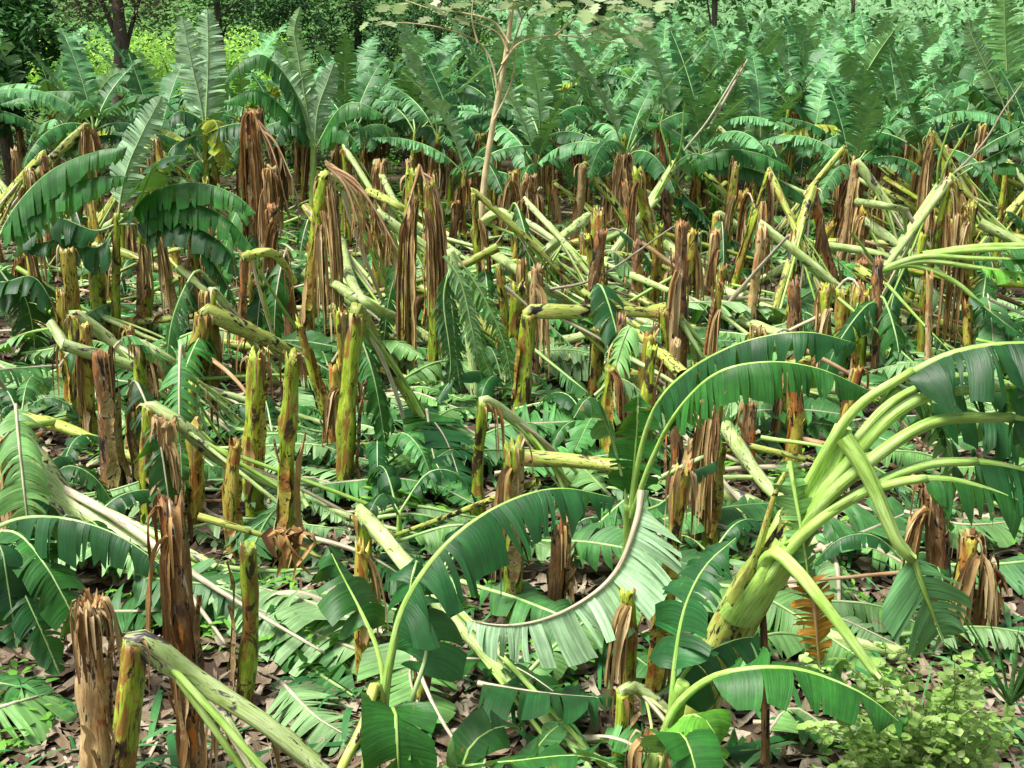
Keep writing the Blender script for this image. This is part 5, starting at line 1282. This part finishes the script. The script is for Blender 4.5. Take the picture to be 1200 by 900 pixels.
for k, (x, Y_, lab, sd) in enumerate([(70, 46, 'bright lime green bush seen below the corner tree', 20), (150, 48, 'bright lime green bush behind the vine hung trunk', 21), (215, 46, 'bright lime green bush left of the two upright leaves', 22), (300, 47, 'lime green bush glimpsed right of the slim dark trunk', 23), (520, 52, 'lime green bush showing behind the sapling', 24)]):
    tree('bush', lab, tb(x, Y_), 2.2, [((0, 0, 2.2), (2.0, 1.0, 1.3)), ((0, 0, 1.2), (1.8, 1, .9))], 4500, .17, 'lime', seed=sd, cat='bush', clumps=44, tr=.05, limbs=4, group='lime green bushes behind the trees')
for k, (x, Y_, lab, sd) in enumerate([(40, 35.5, 'dark green undergrowth bush below the corner tree', 30), (180, 35.5, 'dark green undergrowth bush at the vine hung trunk foot', 31), (330, 36.5, 'dark green undergrowth bush left of the feathery plant', 32), (450, 38, 'dark green undergrowth bush between feathery plant and sapling', 33)]):
    tree('bush', lab, tb(x, Y_), 1.6, [((0, 0, .9), (2.2, .8, .8))], 4200, .15, 'tree_m', seed=sd, cat='bush', clumps=40, tr=.04, limbs=3, group='dark undergrowth bushes')
# backdrop wood behind, to close the view under the crowns
mb = MB(); rr = random.Random(55)
for i in range(16000):
    y = rr.uniform(66, 84); x = rr.uniform(-38, 12) ; z = rr.random() ** .8 * 8.5; a = rr.uniform(0, 6.28); l = rr.uniform(.3, .6); u = rr.random() * 100; e = rr.uniform(-.8, .6)
    d = Vector((math.cos(a) * math.cos(e), math.sin(a) * math.cos(e), math.sin(e))); sd = d.cross(Vector((0, .3, 1))).normalized(); p = Vector((x, y, z))
    mb.grid([[p, p], [p + d * l * .5 - sd * l * .3, p + d * l * .5 + sd * l * .3], [p + d * l, p + d * l]], [[(0, 0, u)] * 2, [(.5, 0, u), (.5, .1, u)], [(1, 0, u)] * 2])
o = mb.build('far_wood', M['tree_m']); tag(o, 'far off wood closing the view behind the trees', 'wood', kind='stuff')

# pale sapling
b0 = gg(562, 318); Ys = b0.y
P = root('sapling', b0, 'pale barked sapling with bare curved branches in the upper middle', 'tree')
def s_(x, y): return at(x, y, Ys)
wtube(P, [b0 - Vector((0, 0, .1)), s_(566, 230), s_(577, 150), s_(591, 75), s_(601, 0), s_(604, -60)], lambda t: .066 * (1.05 - .6 * t), 'bark_p', 'trunk', ridge=0, wob=.1)
for pts in ([(583, 88), (600, 55), (612, 22), (626, 0), (632, -30)], [(579, 140), (598, 100), (606, 60), (612, 35)], [(588, 75), (610, 50), (650, 42), (690, 45), (735, 52)], [(583, 105), (577, 75), (560, 50), (520, 33), (475, 27), (438, 30)],
            [(597, 50), (578, 25), (540, 15), (505, 10), (475, 0)], [(595, 60), (585, 40), (560, 28), (530, 22)], [(560, 50), (553, 20), (556, -10)], [(612, 22), (600, -5), (590, -30)], [(650, 42), (670, 25), (690, 5)]):
    wtube(P, [s_(x, y) + Vector((0, (i % 3 - 1) * .12, 0)) for i, (x, y) in enumerate(pts)], lambda t: .018 * (1.2 - .8 * t), 'bark_p', 'branch', ridge=0, n=7, wob=.1)
rr = random.Random(64); mb = MB()
for (cx, cy, nn_) in [(442, 22, 9), (470, 5, 8), (505, 8, 9), (530, 15, 10), (555, 5, 8), (600, 5, 9), (640, 10, 10), (690, 8, 12), (715, 20, 10), (740, 40, 12), (750, 18, 10), (620, -8, 10), (660, -5, 10), (585, -15, 9), (700, 30, 8), (770, 5, 9), (735, 0, 8)]:
    for k in range(nn_ // 3 + 1):
        p = s_(cx + rr.gauss(0, 7), cy + rr.gauss(0, 5)) + Vector((0, rr.uniform(-.3, .3), 0)); a = rr.uniform(0, 6.28); l = rr.uniform(.26, .5); u = rr.random() * 100; e = rr.uniform(-.7, .5)
        d = Vector((math.cos(a) * math.cos(e), math.sin(a) * math.cos(e), math.sin(e))); sd = d.cross(Vector((.1, .4, 1))).normalized()
        # lobed outline
        out = [(0, .02), (.18, .28), (.3, .16), (.45, .38), (.58, .18), (.72, .26), (1, .01)]
        rows = [[p + d * l * t - sd * l * w, p + d * l * t - Vector((0, 0, .02)), p + d * l * t + sd * l * w] for t, w in out]
        mb.grid(rows, [[(t, -w, u), (t, 0, u), (t, w, u)] for t, w in out])
mb.build('foliage', M['sap'], P); localise(P)
# second broadleaf sapling top, right of it
for (x, y, lab, sd) in [(850, 45, 'silvery leafed shrub showing above the rows right of the sapling', 71), (900, 40, 'lesser silvery shrub second to the right of the sapling', 72)]:
    pass

# shrub bottom right
b0 = gg(1075, 960)
P = root('leafy_shrub', b0, 'pale green small leafed shrub in the bottom right corner', 'shrub')
rr = random.Random(12); mbl = MB(); base = b0; Yb = b0.y - .1
for i in range(60):
    tx = rr.uniform(940, 1195); ty = 752 + abs(tx - 1060) * .2 + rr.random() ** .9 * 140
    e = at(tx, ty, Yb + rr.uniform(-.5, .35)); s = base + Vector((rr.uniform(-.25, .25), rr.uniform(-.2, .2), 0))
    mid = s.lerp(e, .55) + Vector((0, 0, .18)); mb = MB()
    PP = tube(mb, [s, mid, e], lambda t: .007 * (1.3 - .9 * t), n=5, step=.08, seed=i); mb.build('twig', M['twig'], P)
    for k in range(int(len(PP) * .3), len(PP)):
        for q in range(rr.choice([4, 5, 7])):
            p = PP[k] + Vector((rr.gauss(0, .025), rr.gauss(0, .025), rr.gauss(0, .02))); a = rr.uniform(0, 6.28); el = rr.uniform(-.5, .6); l = rr.uniform(.022, .085) ; u = rr.random() * 100
            d = Vector((math.cos(a) * math.cos(el), math.sin(a) * math.cos(el), math.sin(el))); sd = d.cross(Vector((rr.uniform(-.4, .4), rr.uniform(-.4, .4), 1))).normalized()
            out = [(0, .03), (.22, .34), (.5, .42), (.8, .22), (1, .01)]
            rows = [[p + d * l * t - sd * l * w, p + d * l * t - Vector((0, 0, .12 * l)), p + d * l * t + sd * l * w] for t, w in out]
            mbl.grid(rows, [[(t, -w, u), (t, 0, u), (t, w, u)] for t, w in out])
mbl.build('foliage', M['shrub'], P); localise(P)
# spiky fan palm seedling right edge
b0 = gg(1178, 868)
P = root('palm_seedling', b0, 'spiky narrow bladed palm seedling on the right edge above the shrub', 'palm')
rr = random.Random(13)
for i in range(22):
    mb = MB(); a = rr.uniform(.5, 2.6); l = rr.uniform(.6, 1.0); o_ = Vector((math.cos(a) * .7, rr.uniform(-.4, .3), math.sin(a))).normalized()
    s = b0 + Vector((0, 0, .25)); ribbon(mb, [s, s + o_ * l * .5, s + o_ * l + Vector((0, 0, -.08))], .035, seed=i, tip=.05, cup=.6); mb.build('leaf_blade', M['leaf'], P)
mb = MB(); tube(mb, [b0, b0 + Vector((0, 0, .26))], .035, n=8, step=.05); mb.build('stem', M['petiole'], P)
localise(P)

# ------------------------------------------------------------------ camera, light
cam = bpy.data.cameras.new('camera'); co = bpy.data.objects.new('camera', cam); col.objects.link(co)
co.location = (0, 0, CAMH); co.rotation_euler = (PI / 2 - PITCH, 0, 0); cam.sensor_width = 36; cam.lens = 36 * F_ / W_; cam.clip_end = 3000; cam.clip_start = .1
sc.camera = co
w = bpy.data.worlds.new('World'); sc.world = w; w.use_nodes = True
nt = w.node_tree; bg = nt.nodes['Background']; sky = nt.nodes.new('ShaderNodeTexSky'); sky.sky_type = 'NISHITA'; sky.sun_disc = False
EL, AZ = math.radians(61), math.radians(248)
sky.sun_elevation = EL; sky.sun_rotation = AZ; sky.air_density = 1.0; sky.dust_density = 2.5
nt.links.new(sky.outputs[0], bg.inputs[0]); hs = nt.nodes.new('ShaderNodeHueSaturation'); hs.inputs['Saturation'].default_value = .35; nt.links.new(sky.outputs[0], hs.inputs['Color']); nt.links.new(hs.outputs[0], bg.inputs[0]); bg.inputs[1].default_value = .10
sl = bpy.data.lights.new('sun', 'SUN'); so = bpy.data.objects.new('sun', sl); col.objects.link(so)
sl.energy = 3.9; sl.angle = math.radians(20); sl.color = (1, .96, .88)
d = Vector((math.sin(AZ) * math.cos(EL), math.cos(AZ) * math.cos(EL), math.sin(EL)))
so.rotation_euler = d.to_track_quat('Z', 'Y').to_euler(); so.location = d * 30
sc.view_settings.view_transform = 'Standard'; sc.view_settings.look = 'None'; sc.view_settings.exposure = 0.9; sc.view_settings.gamma = 1
c = sc.cycles; c.max_bounces = 5; c.diffuse_bounces = 3; c.glossy_bounces = 1; c.transmission_bounces = 3; c.transparent_max_bounces = 4
c.caustics_reflective = False; c.caustics_refractive = False
print('objects', len(bpy.data.objects), 'dup labels', sum(1 for k, v in used.items() if v > 1))
